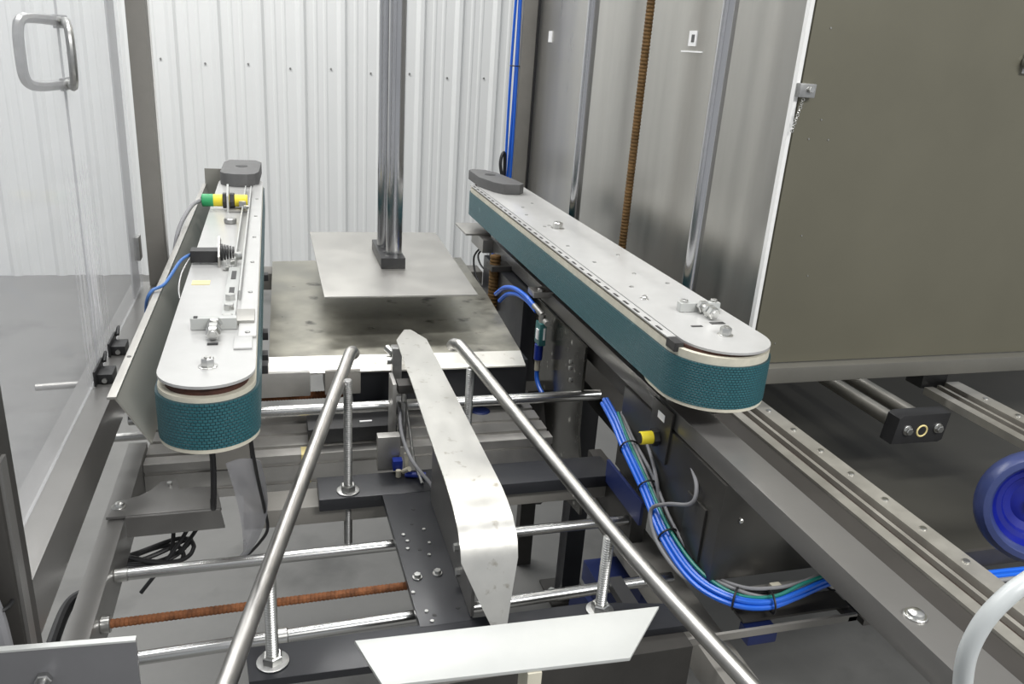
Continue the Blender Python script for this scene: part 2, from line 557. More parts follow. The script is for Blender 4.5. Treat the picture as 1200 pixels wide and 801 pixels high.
build('end_plate', b_, 'dull_alu', rb)
b_ = MB()
b_.prism([(0.34, 1.0635), (0.28, 1.0635), (0.28, 0.0), (0.34, 0.0)], 'x', 0.64, 0.69)
build('leg', b_, 'paint_dark', rb)

b1 = thing('frame_beam', 'wide grey beam along the foot of the clear acrylic guard', 'beam', (-0.3, 1.2, 0.98))
build('tube', MB().box(-0.336, -0.270, 0.30, 2.03, 0.985, 1.062, 0.009), 'paint_grey', b1)
build('leg', MB().box(-0.335, -0.275, 0.45, 0.51, 0, 0.985, 0.004), 'paint_dark', b1)

b2 = thing('frame_beam', 'narrow grey beam carrying the left ends of the steel shafts', 'beam', (-0.27, 1.1, 0.8))
build('tube', MB().box(-0.291, -0.256, 0.35, 1.55, 0.795, 0.872, 0.006), 'paint_grey', b2)
build('leg', MB().box(-0.29, -0.258, 0.40, 0.44, 0, 0.795, 0.003), 'paint_dark', b2)
# pull handle on its outer side
h = MB()
h.tube(smooth_path([(-0.290, 1.115, 0.845), (-0.306, 1.108, 0.84), (-0.314, 1.08, 0.835), (-0.314, 1.0, 0.835), (-0.308, 0.96, 0.84), (-0.290, 0.955, 0.845)], 4), 0.0085, 10)
build('handle', h, 'black_plastic', b2, label='black bow handle on the outer side')

lb = thing('frame_beam', 'dark lower beam under the blue cable bundle on the right', 'beam', (0.65, 1.0, 0.75))
build('tube', MB().box(0.610, 0.665, 0.30, 1.415, 0.745, 0.800, 0.004), 'post_paint', lb)
build('leg', MB().box(0.615, 0.66, 0.4, 0.445, 0, 0.745), 'paint_dark', lb)

# shafts
def shaft(name, label, p0, p1, r, m_='shaft_chrome', collars=(), thr=False):
    t = thing(name, label, 'rod', Vector(p0))
    b_ = MB()
    if thr:
        b_.thread(p0, p1, r, 0.006, 0.12, 10)
    else:
        b_.cyl(p0, p1, r, 18, 0.001)
    build('shaft', b_, m_, t)
    d = (Vector(p1) - Vector(p0))
    for c, cr, cl_, cm in collars:
        a = Vector(p0) + d * c
        b_ = MB(); b_.cyl(a, a + d.normalized() * cl_, cr, 18, 0.0012)
        build('collar', b_, cm, t)
    return t
shaft('cross_shaft', 'bright round shaft crossing under the front edge of the lower plate', (-0.275, 1.487, 0.952), (0.672, 1.487, 0.950), 0.0115, collars=((0.015, 0.016, 0.022, 'zinc'), (0.515, 0.019, 0.03, 'cap_plastic')))
shaft('cross_shaft', 'middle bright shaft running under the black perforated plate', (-0.256, 1.152, 0.845), (0.612, 1.165, 0.842), 0.0095, collars=((0.0, 0.0105, 0.02, 'zinc'),))
shaft('cross_shaft', 'nearest bright shaft entering the end of the front black plate', (-0.256, 0.955, 0.846), (0.612, 0.985, 0.846), 0.0095, collars=((0.27, 0.012, 0.02, 'zinc'),))
shaft('threaded_rod', 'long rusty threaded rod between the two left near shafts', (-0.256, 1.040, 0.843), (0.20, 1.045, 0.845), 0.0068, 'rust', collars=((0.0, 0.0125, 0.013, 'zinc'),), thr=True)
shaft('threaded_rod', 'short rusty threaded rod below the lower plate, behind the bright shaft', (-0.256, 1.66, 0.905), (0.222, 1.66, 0.905), 0.0085, 'rust', thr=True)
shaft('cross_shaft', 'dim rear shaft seen between the two left beams', (-0.34, 1.64, 0.84), (-0.15, 1.645, 0.84), 0.009, 'washer_steel')

# front black plate + spine + rear black bar
fp = thing('black_plate', 'black front plate on which the two near threaded studs stand', 'plate', (0.2, 0.87, 0.87))
build('plate', MB().prism([(-0.056, 0.905), (-0.050, 0.842), (0.56, 0.83), (0.56, 0.878), (0.43, 0.905)], 'z', 0.872, 0.884, 0.001), 'black_plate', fp)
build('side_web', MB().box(0.12, 0.55, 0.80, 0.832, 0.80, 0.873, 0.002), 'paint_dark', fp)
for x in (0.5,):
    build('shaft_clamp', MB().box(x - 0.012, x + 0.012, 0.885, 0.972, 0.858, 0.8715), 'black_plastic', fp)

spn = thing('spine_plate', 'black perforated spine plate with two large silver bolts', 'plate', (0.2, 1.05, 0.87))
build('plate', MB().prism([(0.168, 1.255), (0.176, 0.90), (0.252, 0.90), (0.262, 1.08), (0.262, 1.255)], 'z', 0.8725, 0.8845, 0.001), 'black_plate', spn)
for x, y in ((0.190, 1.010), (0.222, 1.014)):
    b_ = MB(); b_.disc((x, y, 0.8845), (0, 0, 1), 0.0078, 0.002); b_.hexa((x, y, 0.8865), (0, 0, 1), 0.0058, 0.005)
    build('bolt', b_, 'zinc', spn, label='large silver bolt with washer')
s_ = None
for x, y in ((0.186, 1.125), (0.222, 1.135), (0.187, 1.085), (0.224, 1.095), (0.218, 1.063), (0.178, 0.975), (0.190, 0.930), (0.194, 0.905 + .003), (0.190, 1.106)):
    if s_ is None:
        b_ = MB(); b_.disc((x, y, 0.8845), (0, 0, 1), 0.0030, 0.002, 10)
        s_ = build('screw', b_, 'zinc', spn, keep=(x, y, 0.8845))
    else:
        dup(s_, (x, y, 0.8845), spn)
b_ = MB()
for x, y in ((0.2, 0.92), (0.236, 0.93), (0.205, 1.155), (0.215, 1.20), (0.206, 1.08)):
    b_.disc((x, y, 0.8845), (0, 0, 1), 0.0032, 0.0006, 10)
build('hole_plug', b_, 'black_cable', spn)['kind'] = 'stuff'

rbx = thing('black_bar', 'black crossbar with a rear stud washer at its left end', 'bar', (0.3, 1.3, 0.86))
build('bar', MB().box(0.058, 0.62, 1.256, 1.335, 0.8605, 0.8845, 0.002), 'black_plate', rbx)
build('angle_bar', MB().box(-0.07, 0.63, 1.275, 1.340, 0.825, 0.860, 0.002), 'post_paint', rbx, label='grey angle bar under the black bar')
b_ = MB(); b_.box(0.30, 0.37, 1.12, 1.256, 0.83, 0.85, 0.002)
build('tab', b_, 'paint_dark', rbx)

# grey bracket bolted to the narrow beam
gb = thing('angle_bracket', 'grey folded bracket bolted on the narrow left beam', 'bracket', (-0.2, 1.33, 0.86))
build('plate', MB().prism([(-0.284, 1.268), (-0.268, 1.318), (-0.240, 1.330), (-0.225, 1.345), (-0.212, 1.372), (-0.185, 1.378), (-0.180, 1.342), (-0.150, 1.346), (-0.115, 1.335), (-0.104, 1.268)], 'z', 0.8735, 0.8790, 0.0006), 'paint_grey', gb)
build('flange', MB().prism([(-0.254, 0.840), (-0.254, 0.878), (-0.106, 0.878), (-0.100, 0.842)], 'y', 1.262, 1.268), 'paint_grey', gb)
b_ = MB(); b_.disc((-0.269, 1.298, 0.879), (0, 0, 1), 0.0115, 0.002); b_.tube([(-0.268, 1.30, 0.881), (-0.268, 1.30, 0.885), (-0.268, 1.30, 0.887)], [0.008, 0.007, 0.003], 14)
build('bolt', b_, 'zinc', gb, label='domed bolt with washer')
b_ = MB(); b_.disc((-0.196, 1.360, 0.879), (0, 0, 1), 0.0045, 0.005, 12)
build('screw', b_, 'zinc', gb)

# aluminium crossbeam, slotted profile
al = thing('slotted_crossbeam', 'wide grey aluminium crossbeam with lengthwise grooves below the plates', 'beam', (0.15, 1.56, 0.76))
pro = [(1.47, 0.78), (1.47, 0.798), (1.476, 0.798), (1.476, 0.806), (1.47, 0.806), (1.47, 0.838), (1.476, 0.838), (1.476, 0.846), (1.47, 0.846), (1.47, 0.862),
       (1.50, 0.862), (1.50, 0.856), (1.512, 0.856), (1.512, 0.862), (1.555, 0.862), (1.555, 0.856), (1.567, 0.856), (1.567, 0.862), (1.61, 0.862), (1.61, 0.856), (1.622, 0.856), (1.622, 0.862), (1.655, 0.862), (1.655, 0.78)]
b_ = MB(); b_.prism(pro, 'x', -0.255, 0.565)
build('profile', b_, 'dull_alu', al, angle=0.3)
b_ = MB(); b_.box(0.035, 0.052, 1.466, 1.50, 0.80, 0.8635)
build('label', b_, 'label_yellow', al, label='small yellowed label')
for x in (0.105, 0.125, 0.145):
    b_ = MB(); b_.disc((x, 1.53, 0.862), (0, 0, 1), 0.006, 0.003, 12)
    build('screw', b_, 'cap_plastic', al)
b_ = MB(); b_.box(-0.25, 0.05, 1.70, 1.74, 0.88, 0.90, 0.002)
tag(build('rear_rail', b_, 'dull_alu'), 'short pale rail under the left side of the lower plate', 'rail')
b_ = MB(); b_.box(-0.252, 0.06, 1.60, 1.66, 0.93, 0.985, 0.003)
tag(build('channel', b_, 'dull_alu'), 'flat grey channel right under the front lip of the lower plate', 'channel')
b_ = MB(); b_.box(0.09, 0.165, 1.60, 1.68, 0.93, 0.985, 0.003)
tag(build('support_block', b_, 'post_paint'), 'grey block under the lower plate left of the black recess', 'block')
b_ = MB(); b_.box(0.15, 0.545, 1.62, 1.72, 0.875, 0.985, 0.004); 
t = tag(build('gear_housing', b_, 'black_plate'), 'black housing below the middle of the lower plate', 'housing')
b_ = MB(); b_.box(0.05, 0.23, 1.50, 1.60, 0.868, 0.900, 0.002)
BC = tag(build('black_carriage', b_, 'black_plastic'), 'black carriage on the crossbeam behind the rear stud', 'block')
b_ = MB(); b_.box(0.155, 0.18, 1.52, 1.525, 0.9005, 0.9025)
build('label', b_, 'sticker_white', BC)

# ================================================================== PLATES AND LIFT COLUMNS
lp = thing('lower_plate', 'wide stained steel plate with a bright bent front lip', 'plate', (0.26, 2.0, 0.99))
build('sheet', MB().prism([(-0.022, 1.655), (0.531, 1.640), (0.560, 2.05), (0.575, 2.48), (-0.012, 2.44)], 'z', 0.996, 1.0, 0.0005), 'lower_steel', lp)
b_ = MB(); b_.hull([(-0.022, 1.655, 0.996), (0.531, 1.640, 0.996), (0.531, 1.596, 0.978), (-0.024, 1.604, 0.978)],
                   [(-0.022, 1.655, 1.0), (0.531, 1.640, 1.0), (0.531, 1.594, 0.982), (-0.024, 1.602, 0.982)])
build('front_lip', b_, 'strip_steel', lp, label='bright bent front lip')
for y in (1.60, 1.66, 1.80, 2.28):
    build('edge_clip', MB().box(-0.040, -0.024, y, y + 0.03, 0.985, 1.003, 0.001), 'black_plastic', lp)
build('rear_frame', MB().box(-0.25, 0.62, 2.36, 2.44, 0.935, 0.985, 0.003), 'post_paint', lp)

up = thing('upper_plate', 'smaller clean steel plate held up by the two centre rods', 'plate', (0.28, 2.08, 1.1))
build('sheet', MB().prism([(0.100, 1.757), (0.453, 1.757), (0.474, 2.40), (0.097, 2.40)], 'z', 1.096, 1.100, 0.0005), 'steel_plate', up)
BK = build('clamp_block', MB().box(0.2545, 0.3165, 1.985, 2.19, 1.1005, 1.128, 0.002), 'black_plastic', up, label='black clamp block')
for y in (2.005, 2.055, 2.10, 2.17):
    b_ = MB(); b_.disc((0.272 if y != 2.05 else 0.3, y, 1.128), (0, 0, 1), 0.0055, 0.001, 12)
    build('socket_screw', b_, 'cap_plastic', BK)
build('column', MB().cyl((0.2935, 2.035, 1.128), (0.2935, 2.035, 3.0), 0.0205, 28), 'column_chrome', up)
build('column', MB().cyl((0.281, 2.125, 1.128), (0.281, 2.125, 3.0), 0.0205, 28), 'column_chrome', up)

# rods in front of the side panel
def vrod(name, label, x, y, r, m_, thr=False):
    t = thing(name, label, 'rod', (x, y, 0.9))
    b_ = MB()
    if thr:
        b_.thread((x, y, 0.95), (x, y, 2.7), r, 0.008, 0.12, 12)
    else:
        b_.cyl((x, y, 0.95), (x, y, 2.7), r, 24)
    build('rod', b_, m_, t)
    b_ = MB(); b_.cyl((x, y, 0.915), (x, y, 0.95), r * 1.9, 20, 0.002)
    build('base_collar', b_, 'cap_plastic', t)
    return t
vrod('guide_rod', 'bright vertical guide rod nearer the white corner', 0.832, 2.165, 0.0160, 'column_chrome')
vrod('lead_screw', 'rust brown threaded vertical screw between two bright rods', 0.830, 1.805, 0.0098, 'rust_brown', True)
vrod('guide_rod', 'bright vertical guide rod nearest the white panel edge', 0.826, 1.445, 0.0150, 'column_chrome')
b_ = MB(); b_.box(0.70, 0.905, 1.35, 2.30, 0.87, 0.915, 0.003)
tag(build('rod_sill', b_, 'paint_dark'), 'dark sill beam behind the right belt carrying the vertical rods', 'beam')
for y in (1.45, 2.2):
    o_ = build('leg', MB().box(0.75, 0.80, y - 0.02, y + 0.02, 0, 0.87), 'paint_dark', bpy.data.objects['rod_sill'])

# ================================================================== SIDE BELT CONVEYORS
def stadium(x0, x1, y0, y1, n=20, far=None):
    """outline, counter-clockwise; near end round, far end with radius `far`"""
    r = (x1 - x0) / 2; cx = (x0 + x1) / 2
    pts = [(cx + r * math.cos(a), y0 + r + r * math.sin(a)) for a in [PI + PI * i / n for i in range(n + 1)]]
    fr = far if far else r
    pts += [(x1 - fr + fr * math.cos(a), y1 - fr + fr * math.sin(a)) for a in [PI / 2 * i / 8 for i in range(9)]]
    pts += [(x0 + fr + fr * math.cos(a), y1 - fr + fr * math.sin(a)) for a in [PI / 2 + PI / 2 * i / 8 for i in range(9)]]
    return pts

def belt_mesh(outline, z0, z1, th):
    bm = bmesh.new()
    uv = bm.loops.layers.uv.new('belt')
    n = len(outline)
    # resample long straights
    pts = []
    for i in range(n):
        a, b = Vector((*outline[i], 0)), Vector((*outline[(i + 1) % n], 0))
        k = max(1, int((b - a).length / 0.08))
        for j in range(k):
            pts.append(a + (b - a) * j / k)
    n = len(pts)
    arc = [0]
    for i in range(n):
        arc.append(arc[-1] + (pts[(i + 1) % n] - pts[i]).length)
    nor = []
    for i in range(n):
        d = (pts[(i + 1) % n] - pts[i - 1]).normalized()
        nor.append(Vector((d.y, -d.x, 0)))
    lev = [(0, z0), (0, z1), (-th, z1), (-th, z0)]
    V = [[bm.verts.new(pts[i] + nor[i] * o + Vector((0, 0, z))) for o, z in lev] for i in range(n)]
    for i in range(n):
        j = (i + 1) % n
        for a in range(4):
            b = (a + 1) % 4
            f = bm.faces.new((V[i][a], V[j][a], V[j][b], V[i][b]))
            us = [arc[i], arc[i + 1], arc[i + 1], arc[i]]
            vs = [lev[a][1], lev[a][1], lev[b][1], lev[b][1]]
            for l, u_, v_ in zip(f.loops, us, vs):
                l[uv].uv = (u_, v_)
    mb = MB(); mb.bm.free(); mb.bm = bm
    return mb

def conveyor(label, x0, x1, y0, y1, zb, zt, plate_x0=None, plate_x1=None, rim=0.0155, low_end=None):
    t = thing('side_belt_conveyor', label, 'conveyor', ((x0 + x1) / 2, (y0 + y1) / 2, zb))
    build('belt', belt_mesh(stadium(x0, x1, y0, y1), zb + 0.006, zt - 0.022, 0.004), 'belt_teal', t, label='teal rough-top belt')
    g = 0.0035
    build('top_rim', belt_mesh(stadium(x0 + g, x1 - g, y0 + g, y1 - g), zt - 0.024, zt - rim, 0.012), 'belt_rim', t, label='cream belt rim')
    build('bottom_rim', belt_mesh(stadium(x0 + 0.001, x1 - 0.001, y0 + 0.001, low_end or y1 - 0.001), zb, zb + 0.0055, 0.014), 'belt_rim', t)
    mb = MB(); mb.prism(stadium(x0 + 0.012, x1 - 0.012, y0 + 0.012, y1 - 0.012), 'z', zb + 0.003, zt - 0.004)
    build('core', mb, 'gap_rust', t, label='rust stained core seen in the gap')
    px0 = plate_x0 if plate_x0 is not None else x0 + 0.005
    px1 = plate_x1 if plate_x1 is not None else x1 - 0.005
    mb = MB(); mb.prism(stadium(px0, px1, y0 + 0.004, y1 - 0.03), 'z', zt - 0.0038, zt, 0.0004)
    build('top_plate', mb, 'white_plate', t, label='pale metal top plate')
    return t

def nut(parent, x, y, z, r=0.0075, h=0.008, washer=True, m_='zinc'):
    b_ = MB()
    if washer:
        b_.disc((x, y, z), (0, 0, 1), r * 1.35, 0.0012, 18)
    b_.hexa((x, y, z + 0.001), (0, 0, 1), r, h)
    b_.tube([(x, y, z + h), (x, y, z + h + 0.003)], r * 0.5, 10)
    return build('nut', b_, m_, parent)

# ---- left unit
LC = conveyor('left side belt conveyor with yellow and green sensor on top plate', -0.153, -0.027, 0.950, 2.50, 1.150, 1.240, plate_x0=-0.149, plate_x1=-0.0305)
ZT = 1.240
nut(LC, -0.089, 1.020, ZT, 0.0088, 0.011)
# adjuster: bracket bar, threaded bolt and nuts
AD = build('adjuster_bracket', MB().box(-0.121, -0.058, 1.158, 1.172, ZT + 0.0005, ZT + 0.018, 0.0015), 'polished_white', LC, label='pale adjuster bracket bar')
b_ = MB(); b_.box(-0.1165, -0.111, 1.160, 1.166, ZT + 0.018, ZT + 0.0195)
build('mark', b_, 'black_plastic', AD)
b_ = MB(); b_.hexa((-0.088, 1.157, ZT + 0.011), (0, -1, 0), 0.0105, 0.010); b_.thread((-0.088, 1.148, ZT + 0.011), (-0.088, 1.108, ZT + 0.011), 0.0055, 0.0025, 0.14)
build('adjuster_bolt', b_, 'zinc', AD)
b_ = MB(); b_.hexa((-0.088, 1.134, ZT + 0.011), (0, -1, 0), 0.0105, 0.009); b_.hexa((-0.088, 1.122, ZT + 0.011), (0, -1, 0), 0.0098, 0.013)
build('lock_nut', b_, 'zinc', AD)
build('slot', MB().box(-0.095, -0.081, 1.096, 1.104, ZT + 0.0002, ZT + 0.0010), 'black_plastic', LC)
build('clamp_foot', MB().box(-0.060, -0.034, 1.175, 1.230, ZT + 0.0005, ZT + 0.008, 0.001), 'steel_plate', LC)
# slotted bars
build('slotted_bar', MB().box(-0.082, -0.062, 1.175, 1.480, ZT + 0.0005, ZT + 0.006, 0.001), 'polished_white', LC)
for y in (1.185, 1.235, 1.285):
    b_ = MB(); b_.hexa((-0.072, y, ZT + 0.006), (0, 0, 1), 0.0082, 0.009)
    build('bolt', b_, 'zinc', LC)
for y0_, y1_ in ((1.31, 1.35), (1.40, 1.45)):
    build('slot', MB().box(-0.076, -0.068, y0_, y1_, ZT + 0.0062, ZT + 0.0068), 'black_plastic', LC)
build('guide_strip', MB().box(-0.0600, -0.0575, 1.30, 2.26, ZT + 0.0005, ZT + 0.016), 'polished_white', LC)
build('guide_strip', MB().box(-0.0740, -0.0715, 1.50, 2.26, ZT + 0.0005, ZT + 0.016), 'polished_white', LC)
build('side_strip', MB().box(-0.0555, -0.0310, 1.12, 2.35, ZT + 0.0003, ZT + 0.0035, 0.0006), 'white_plate', LC)
s_ = None
for y in (1.135, 1.33, 1.52, 1.72, 1.93, 2.14):
    p = (-0.043, y, ZT + 0.0035)
    if s_ is None:
        b_ = MB(); b_.disc(p, (0, 0, 1), 0.0036, 0.0016, 12)
        s_ = build('screw', b_, 'washer_steel', LC, keep=p)
    else:
        dup(s_, p, LC)
build('edge_tab', MB().box(-0.060, -0.036, 1.075, 1.125, ZT + 0.0004, ZT + 0.003, 0.0006), 'white_plate', LC)
build('paper_label', MB().box(-0.1385, -0.110, 1.388, 1.412, ZT + 0.0002, ZT + 0.0008), 'label_yellow', LC, label='small yellow paper label')
# yellow / green inductive sensor
SN = build('sensor', MB().cyl((-0.142, 2.02, ZT + 0.022), (-0.062, 2.02, ZT + 0.022), 0.0145, 20, 0.0015), 'yellow', LC, label='yellow barrel sensor')
build('end_cap', MB().cyl((-0.165, 2.02, ZT + 0.022), (-0.138, 2.02, ZT + 0.022), 0.0150, 20, 0.0015), 'sensor_green', SN, label='green end of the sensor')
b_ = MB(); b_.hexa((-0.118, 2.02, ZT + 0.022), (1, 0, 0), 0.0195, 0.009); b_.hexa((-0.102, 2.02, ZT + 0.022), (1, 0, 0), 0.0195, 0.011)
build('lock_nut', b_, 'black_plastic', SN)
build('mount_plate', MB().prism([(1.985, ZT), (2.055, ZT), (2.050, ZT + 0.040), (2.025, ZT + 0.060), (1.99, ZT + 0.038)], 'x', -0.108, -0.1035), 'polished_white', SN)
build('mount_foot', MB().box(-0.104, -0.062, 1.985, 2.055, ZT + 0.0008, ZT + 0.006, 0.001), 'steel_plate', SN)
b_ = MB(); b_.hexa((-0.073, 1.995, ZT + 0.014), (0, 0, 1), 0.009, 0.012); b_.hexa((-0.064, 1.962, ZT + 0.014), (0, 0, 1), 0.007, 0.008)
build('clamp_bolt', b_, 'zinc', SN)
b_ = MB(); b_.cyl((-0.096, 1.87, ZT), (-0.096, 1.87, ZT + 0.012), 0.0135, 18, 0.002)
build('spacer', b_, 'washer_steel', LC)
nut(LC, -0.112, 2.16, ZT, 0.005, 0.003)
# black photo sensor
PS = build('photo_sensor', MB().box(-0.150, -0.102, 1.515, 1.545, ZT + 0.004, ZT + 0.026, 0.0015), 'black_plastic', LC, label='black rectangular photo sensor')
build('mount_plate', MB().prism([(1.495, ZT), (1.565, ZT), (1.565, ZT + 0.035), (1.53, ZT + 0.050), (1.495, ZT + 0.020)], 'x', -0.1015, -0.0985), 'steel_plate', PS)
b_ = MB()
for i in range(5):
    b_.tube([(-0.098 + i * 0.005, 1.53, ZT + 0.020), (-0.0945 + i * 0.005, 1.53, ZT + 0.020)], 0.0155 - i * 0.0012, 14)
build('knurled_ring', b_, 'black_plastic', PS)
b_ = MB(); b_.hexa((-0.080, 1.50, ZT + 0.006), (0, 0, 1), 0.008, 0.008); b_.hexa((-0.068, 1.52, ZT + 0.010), (0, 0, 1), 0.0085, 0.012); b_.hexa((-0.088, 1.478, ZT + 0.002), (0, 0, 1), 0.006, 0.006)
build('clamp_bolt', b_, 'zinc', PS)
# far end bearing cap
b_ = MB(); b_.prism([(-0.142, 2.37), (-0.130, 2.345), (-0.104, 2.330), (-0.070, 2.330), (-0.050, 2.345), (-0.040, 2.38), (-0.034, 2.56), (-0.05, 2.60), (-0.125, 2.60), (-0.140, 2.55)], 'z', ZT + 0.0005, ZT + 0.035, 0.002)
EC = build('end_cap', b_, 'cap_plastic', LC, label='dark grey moulded end cap')
b_ = MB(); b_.tube([(-0.088, 2.475, ZT + 0.035), (-0.088, 2.475, ZT + 0.0358)], 0.017, 18)
build('hole', b_, 'black_cable', EC)
# hangers under the belt
b_ = MB(); b_.tube(smooth_path([(-0.105, 1.12, 1.150), (-0.100, 1.125, 1.05), (-0.105, 1.14, 0.96), (-0.112, 1.21, 0.93)], 6), 0.0045, 10)
build('air_fitting_line', b_, 'black_cable', LC)
b_ = MB(); b_.box(-0.12, -0.06, 1.40, 1.46, 0.879, 1.150, 0.002)
build('hanger', b_, 'post_paint', LC)
build('hanger', MB().box(-0.12, -0.06, 2.30, 2.36, 0.985, 1.150, 0.002), 'post_paint', LC)

# ---- right unit
RC = conveyor('right side belt conveyor with row of slots along its inner edge', 0.587, 0.765, 0.985, 2.53, 1.142, 1.240, plate_x0=0.606, plate_x1=0.757, rim=0.009, low_end=1.20)
build('inner_strip', MB().box(0.5895, 0.6050, 1.075, 2.46, ZT - 0.0038, ZT - 0.0012, 0.0004), 'white_plate', RC)
s_ = None
for i in range(30):
    p = (0.5945, 1.115 + i * 0.045, ZT - 0.0012)
    if s_ is None:
        b_ = MB(); b_.box(p[0] - 0.0022, p[0] + 0.0022, p[1] - 0.0105, p[1] + 0.0105, p[2], p[2] + 0.0006)
        s_ = build('slot', b_, 'black_plastic', RC, keep=p)
    else:
        dup(s_, p, RC)
build('slot', MB().box(0.5885, 0.604, 1.045, 1.074, ZT - 0.016, ZT - 0.002), 'black_plastic', RC)
nut(RC, 0.669, 1.845, ZT, 0.0125, 0.014)
nut(RC, 0.690, 1.070, ZT, 0.0095, 0.012)
nut(RC, 0.637, 1.265, ZT, 0.006, 0.004)
b_ = MB(); b_.box(0.668, 0.745, 1.185, 1.200, ZT + 0.0005, ZT + 0.016, 0.0015)
A2 = build('adjuster_bracket', b_, 'polished_white', RC)
b_ = MB()
b_.hexa((0.707, 1.183, ZT + 0.012), (0, -1, 0), 0.011, 0.010); b_.thread((0.707, 1.174, ZT + 0.012), (0.707, 1.135, ZT + 0.012), 0.0055, 0.0025, 0.14)
build('adjuster_bolt', b_, 'zinc', A2)
b_ = MB(); b_.hexa((0.707, 1.160, ZT + 0.012), (0, -1, 0), 0.011, 0.009); b_.hexa((0.707, 1.148, ZT + 0.012), (0, -1, 0), 0.0105, 0.012)
build('lock_nut', b_, 'zinc', A2)
b_ = MB(); b_.hexa((0.678, 1.192, ZT + 0.016), (0, 0, 1), 0.006, 0.005); b_.hexa((0.735, 1.192, ZT + 0.016), (0, 0, 1), 0.006, 0.005)
b_.hexa((0.700, 1.235, ZT), (0, 0, 1), 0.007, 0.007)
build('clamp_bolt', b_, 'zinc', A2)
build('slot', MB().box(0.694, 0.720, 1.120, 1.130, ZT + 0.0002, ZT + 0.0008), 'black_plastic', RC)
build('slot', MB().box(0.652, 0.672, 1.110, 1.116, ZT + 0.0002, ZT + 0.0008), 'black_plastic', RC)
s_ = None
for x, y in ((0.640, 1.86), (0.655, 1.87), (0.630, 1.66), (0.640, 1.52), (0.718, 1.58), (0.655, 2.10), (0.635, 2.00), (0.70, 2.16), (0.69, 1.43), (0.645, 1.34), (0.73, 1.36)):
    p = (x, y, ZT)
    if s_ is None:
        b_ = MB(); b_.disc(p, (0, 0, 1), 0.0042, 0.0014, 12)
        s_ = build('screw', b_, 'washer_steel', RC, keep=p)
    else:
        dup(s_, p, RC)
b_ = MB(); b_.prism([(0.606, 2.42), (0.630, 2.33), (0.652, 2.295), (0.700, 2.290), (0.720, 2.315), (0.712, 2.38), (0.690, 2.52), (0.665, 2.57), (0.625, 2.585), (0.607, 2.56)], 'z', ZT + 0.0005, ZT + 0.030, 0.002)
EC = build('end_cap', b_, 'cap_plastic', RC, label='dark grey moulded end cap')
b_ = MB(); b_.tube([(0.655, 2.47, ZT + 0.030), (0.655, 2.47, ZT + 0.0308)], 0.017, 18)
build('hole', b_, 'black_cable', EC)
for y in (1.30, 2.10):
    build('standoff', MB().box(0.645, 0.685, y, y + 0.05, 1.1005, 1.143), 'paint_dark', RC)

# ---- guard plate left of the left belt
gp = thing('guard_plate', 'slanted stainless guard plate along the left belt', 'plate', (-0.18, 1.7, 1.15))
b_ = MB()
b_.hull([(-0.197, 0.990, 1.215), (-0.161, 0.990, 1.150), (-0.163, 1.30, 1.135), (-0.163, 2.45, 1.135), (-0.192, 2.50, 1.215)],
        [(-0.1945, 0.990, 1.215), (-0.1585, 0.990, 1.150), (-0.1605, 1.30, 1.135), (-0.1605, 2.45, 1.135), (-0.1895, 2.50, 1.215)])
build('sheet', b_, 'guard_steel', gp)
build('top_lip', MB().prism([(-0.2035, 0.985), (-0.1930, 0.985), (-0.1885, 2.50), (-0.199, 2.50)], 'z', 1.2152, 1.2185, 0.0003), 'steel_plate', gp, label='bright narrow top lip')
build('end_return', MB().box(-0.192, -0.145, 2.500, 2.503, 1.14, 1.262), 'guard_steel', gp)
b_ = MB(); b_.disc((-0.198, 1.12, 1.2185), (0, 0, 1), 0.0028, 0.0008, 10)
build('rivet', b_, 'cap_plastic', gp)
build('bracket', MB().box(-0.205, -0.195, 1.95, 1.98, 1.0625, 1.20), 'paint_dark', gp)
build('bracket', MB().box(-0.275, -0.196, 1.95, 1.98, 1.0625, 1.072), 'paint_dark', gp)

# ================================================================== GUIDE RAILS, STUDS, CENTRE STRIP
def stud(label, x, y, ztop, big, below):
    t = thing('threaded_stud', label, 'stud', (x, y, 0.8845), 'threaded studs under the guide rails')
    b_ = MB(); b_.thread((x, y, 0.8845 - below), (x, y, ztop), 0.0082 if big else 0.0078, 0.0038, 0.22, 14)
    build('thread', b_, 'zinc' if big else 'washer_steel', t)
    b_ = MB(); b_.disc((x, y, 0.8850), (0, 0, 1), 0.0205, 0.002, 28)
    build('washer', b_, 'washer_steel', t)
    b_ = MB(); b_.hexa((x, y, 0.887), (0, 0, 1), 0.0135, 0.011)
    build('nut', b_, 'zinc', t)
    return t
stud('threaded stud under the near left guide rail, with large washer', -0.0215, 0.871, 1.016, True, 0.03)
stud('threaded stud standing on the left end of the rear black bar', 0.110, 1.280, 1.101, False, 0.11)
stud('threaded stud beside the near right guide rail, behind the white bar', 0.4395, 0.885, 1.012, True, 0.03)
stud('threaded stud under the far end of the right guide rail', 0.337, 1.33, 1.092, False, 0.10)

def rail(label, pts):
    t = thing('guide_rail', label, 'rail', pts[len(pts) // 2])
    b_ = MB(); b_.tube(smooth_path(pts, 8), 0.0112, 20)
    build('tube', b_, 'tube_steel', t)
    return t
rail('left brushed steel tube rail leading up to the plates', [(0.1315, 1.402, 1.100), (0.1255, 1.385, 1.109), (0.107, 1.325, 1.101), (-0.0215, 0.871, 1.0265), (-0.075, 0.68, 0.995), (-0.125, 0.50, 0.966)])
rail('right brushed steel tube rail leading up to the plates', [(0.321, 1.425, 1.100), (0.3265, 1.405, 1.110), (0.343, 1.345, 1.102), (0.4445, 0.896, 1.0155), (0.5135, 0.62, 0.974), (0.54, 0.51, 0.957)])

cs = thing('centre_strip', 'bright pointed steel strip bent down between the two guide rails', 'strip', (0.26, 1.2, 0.89))
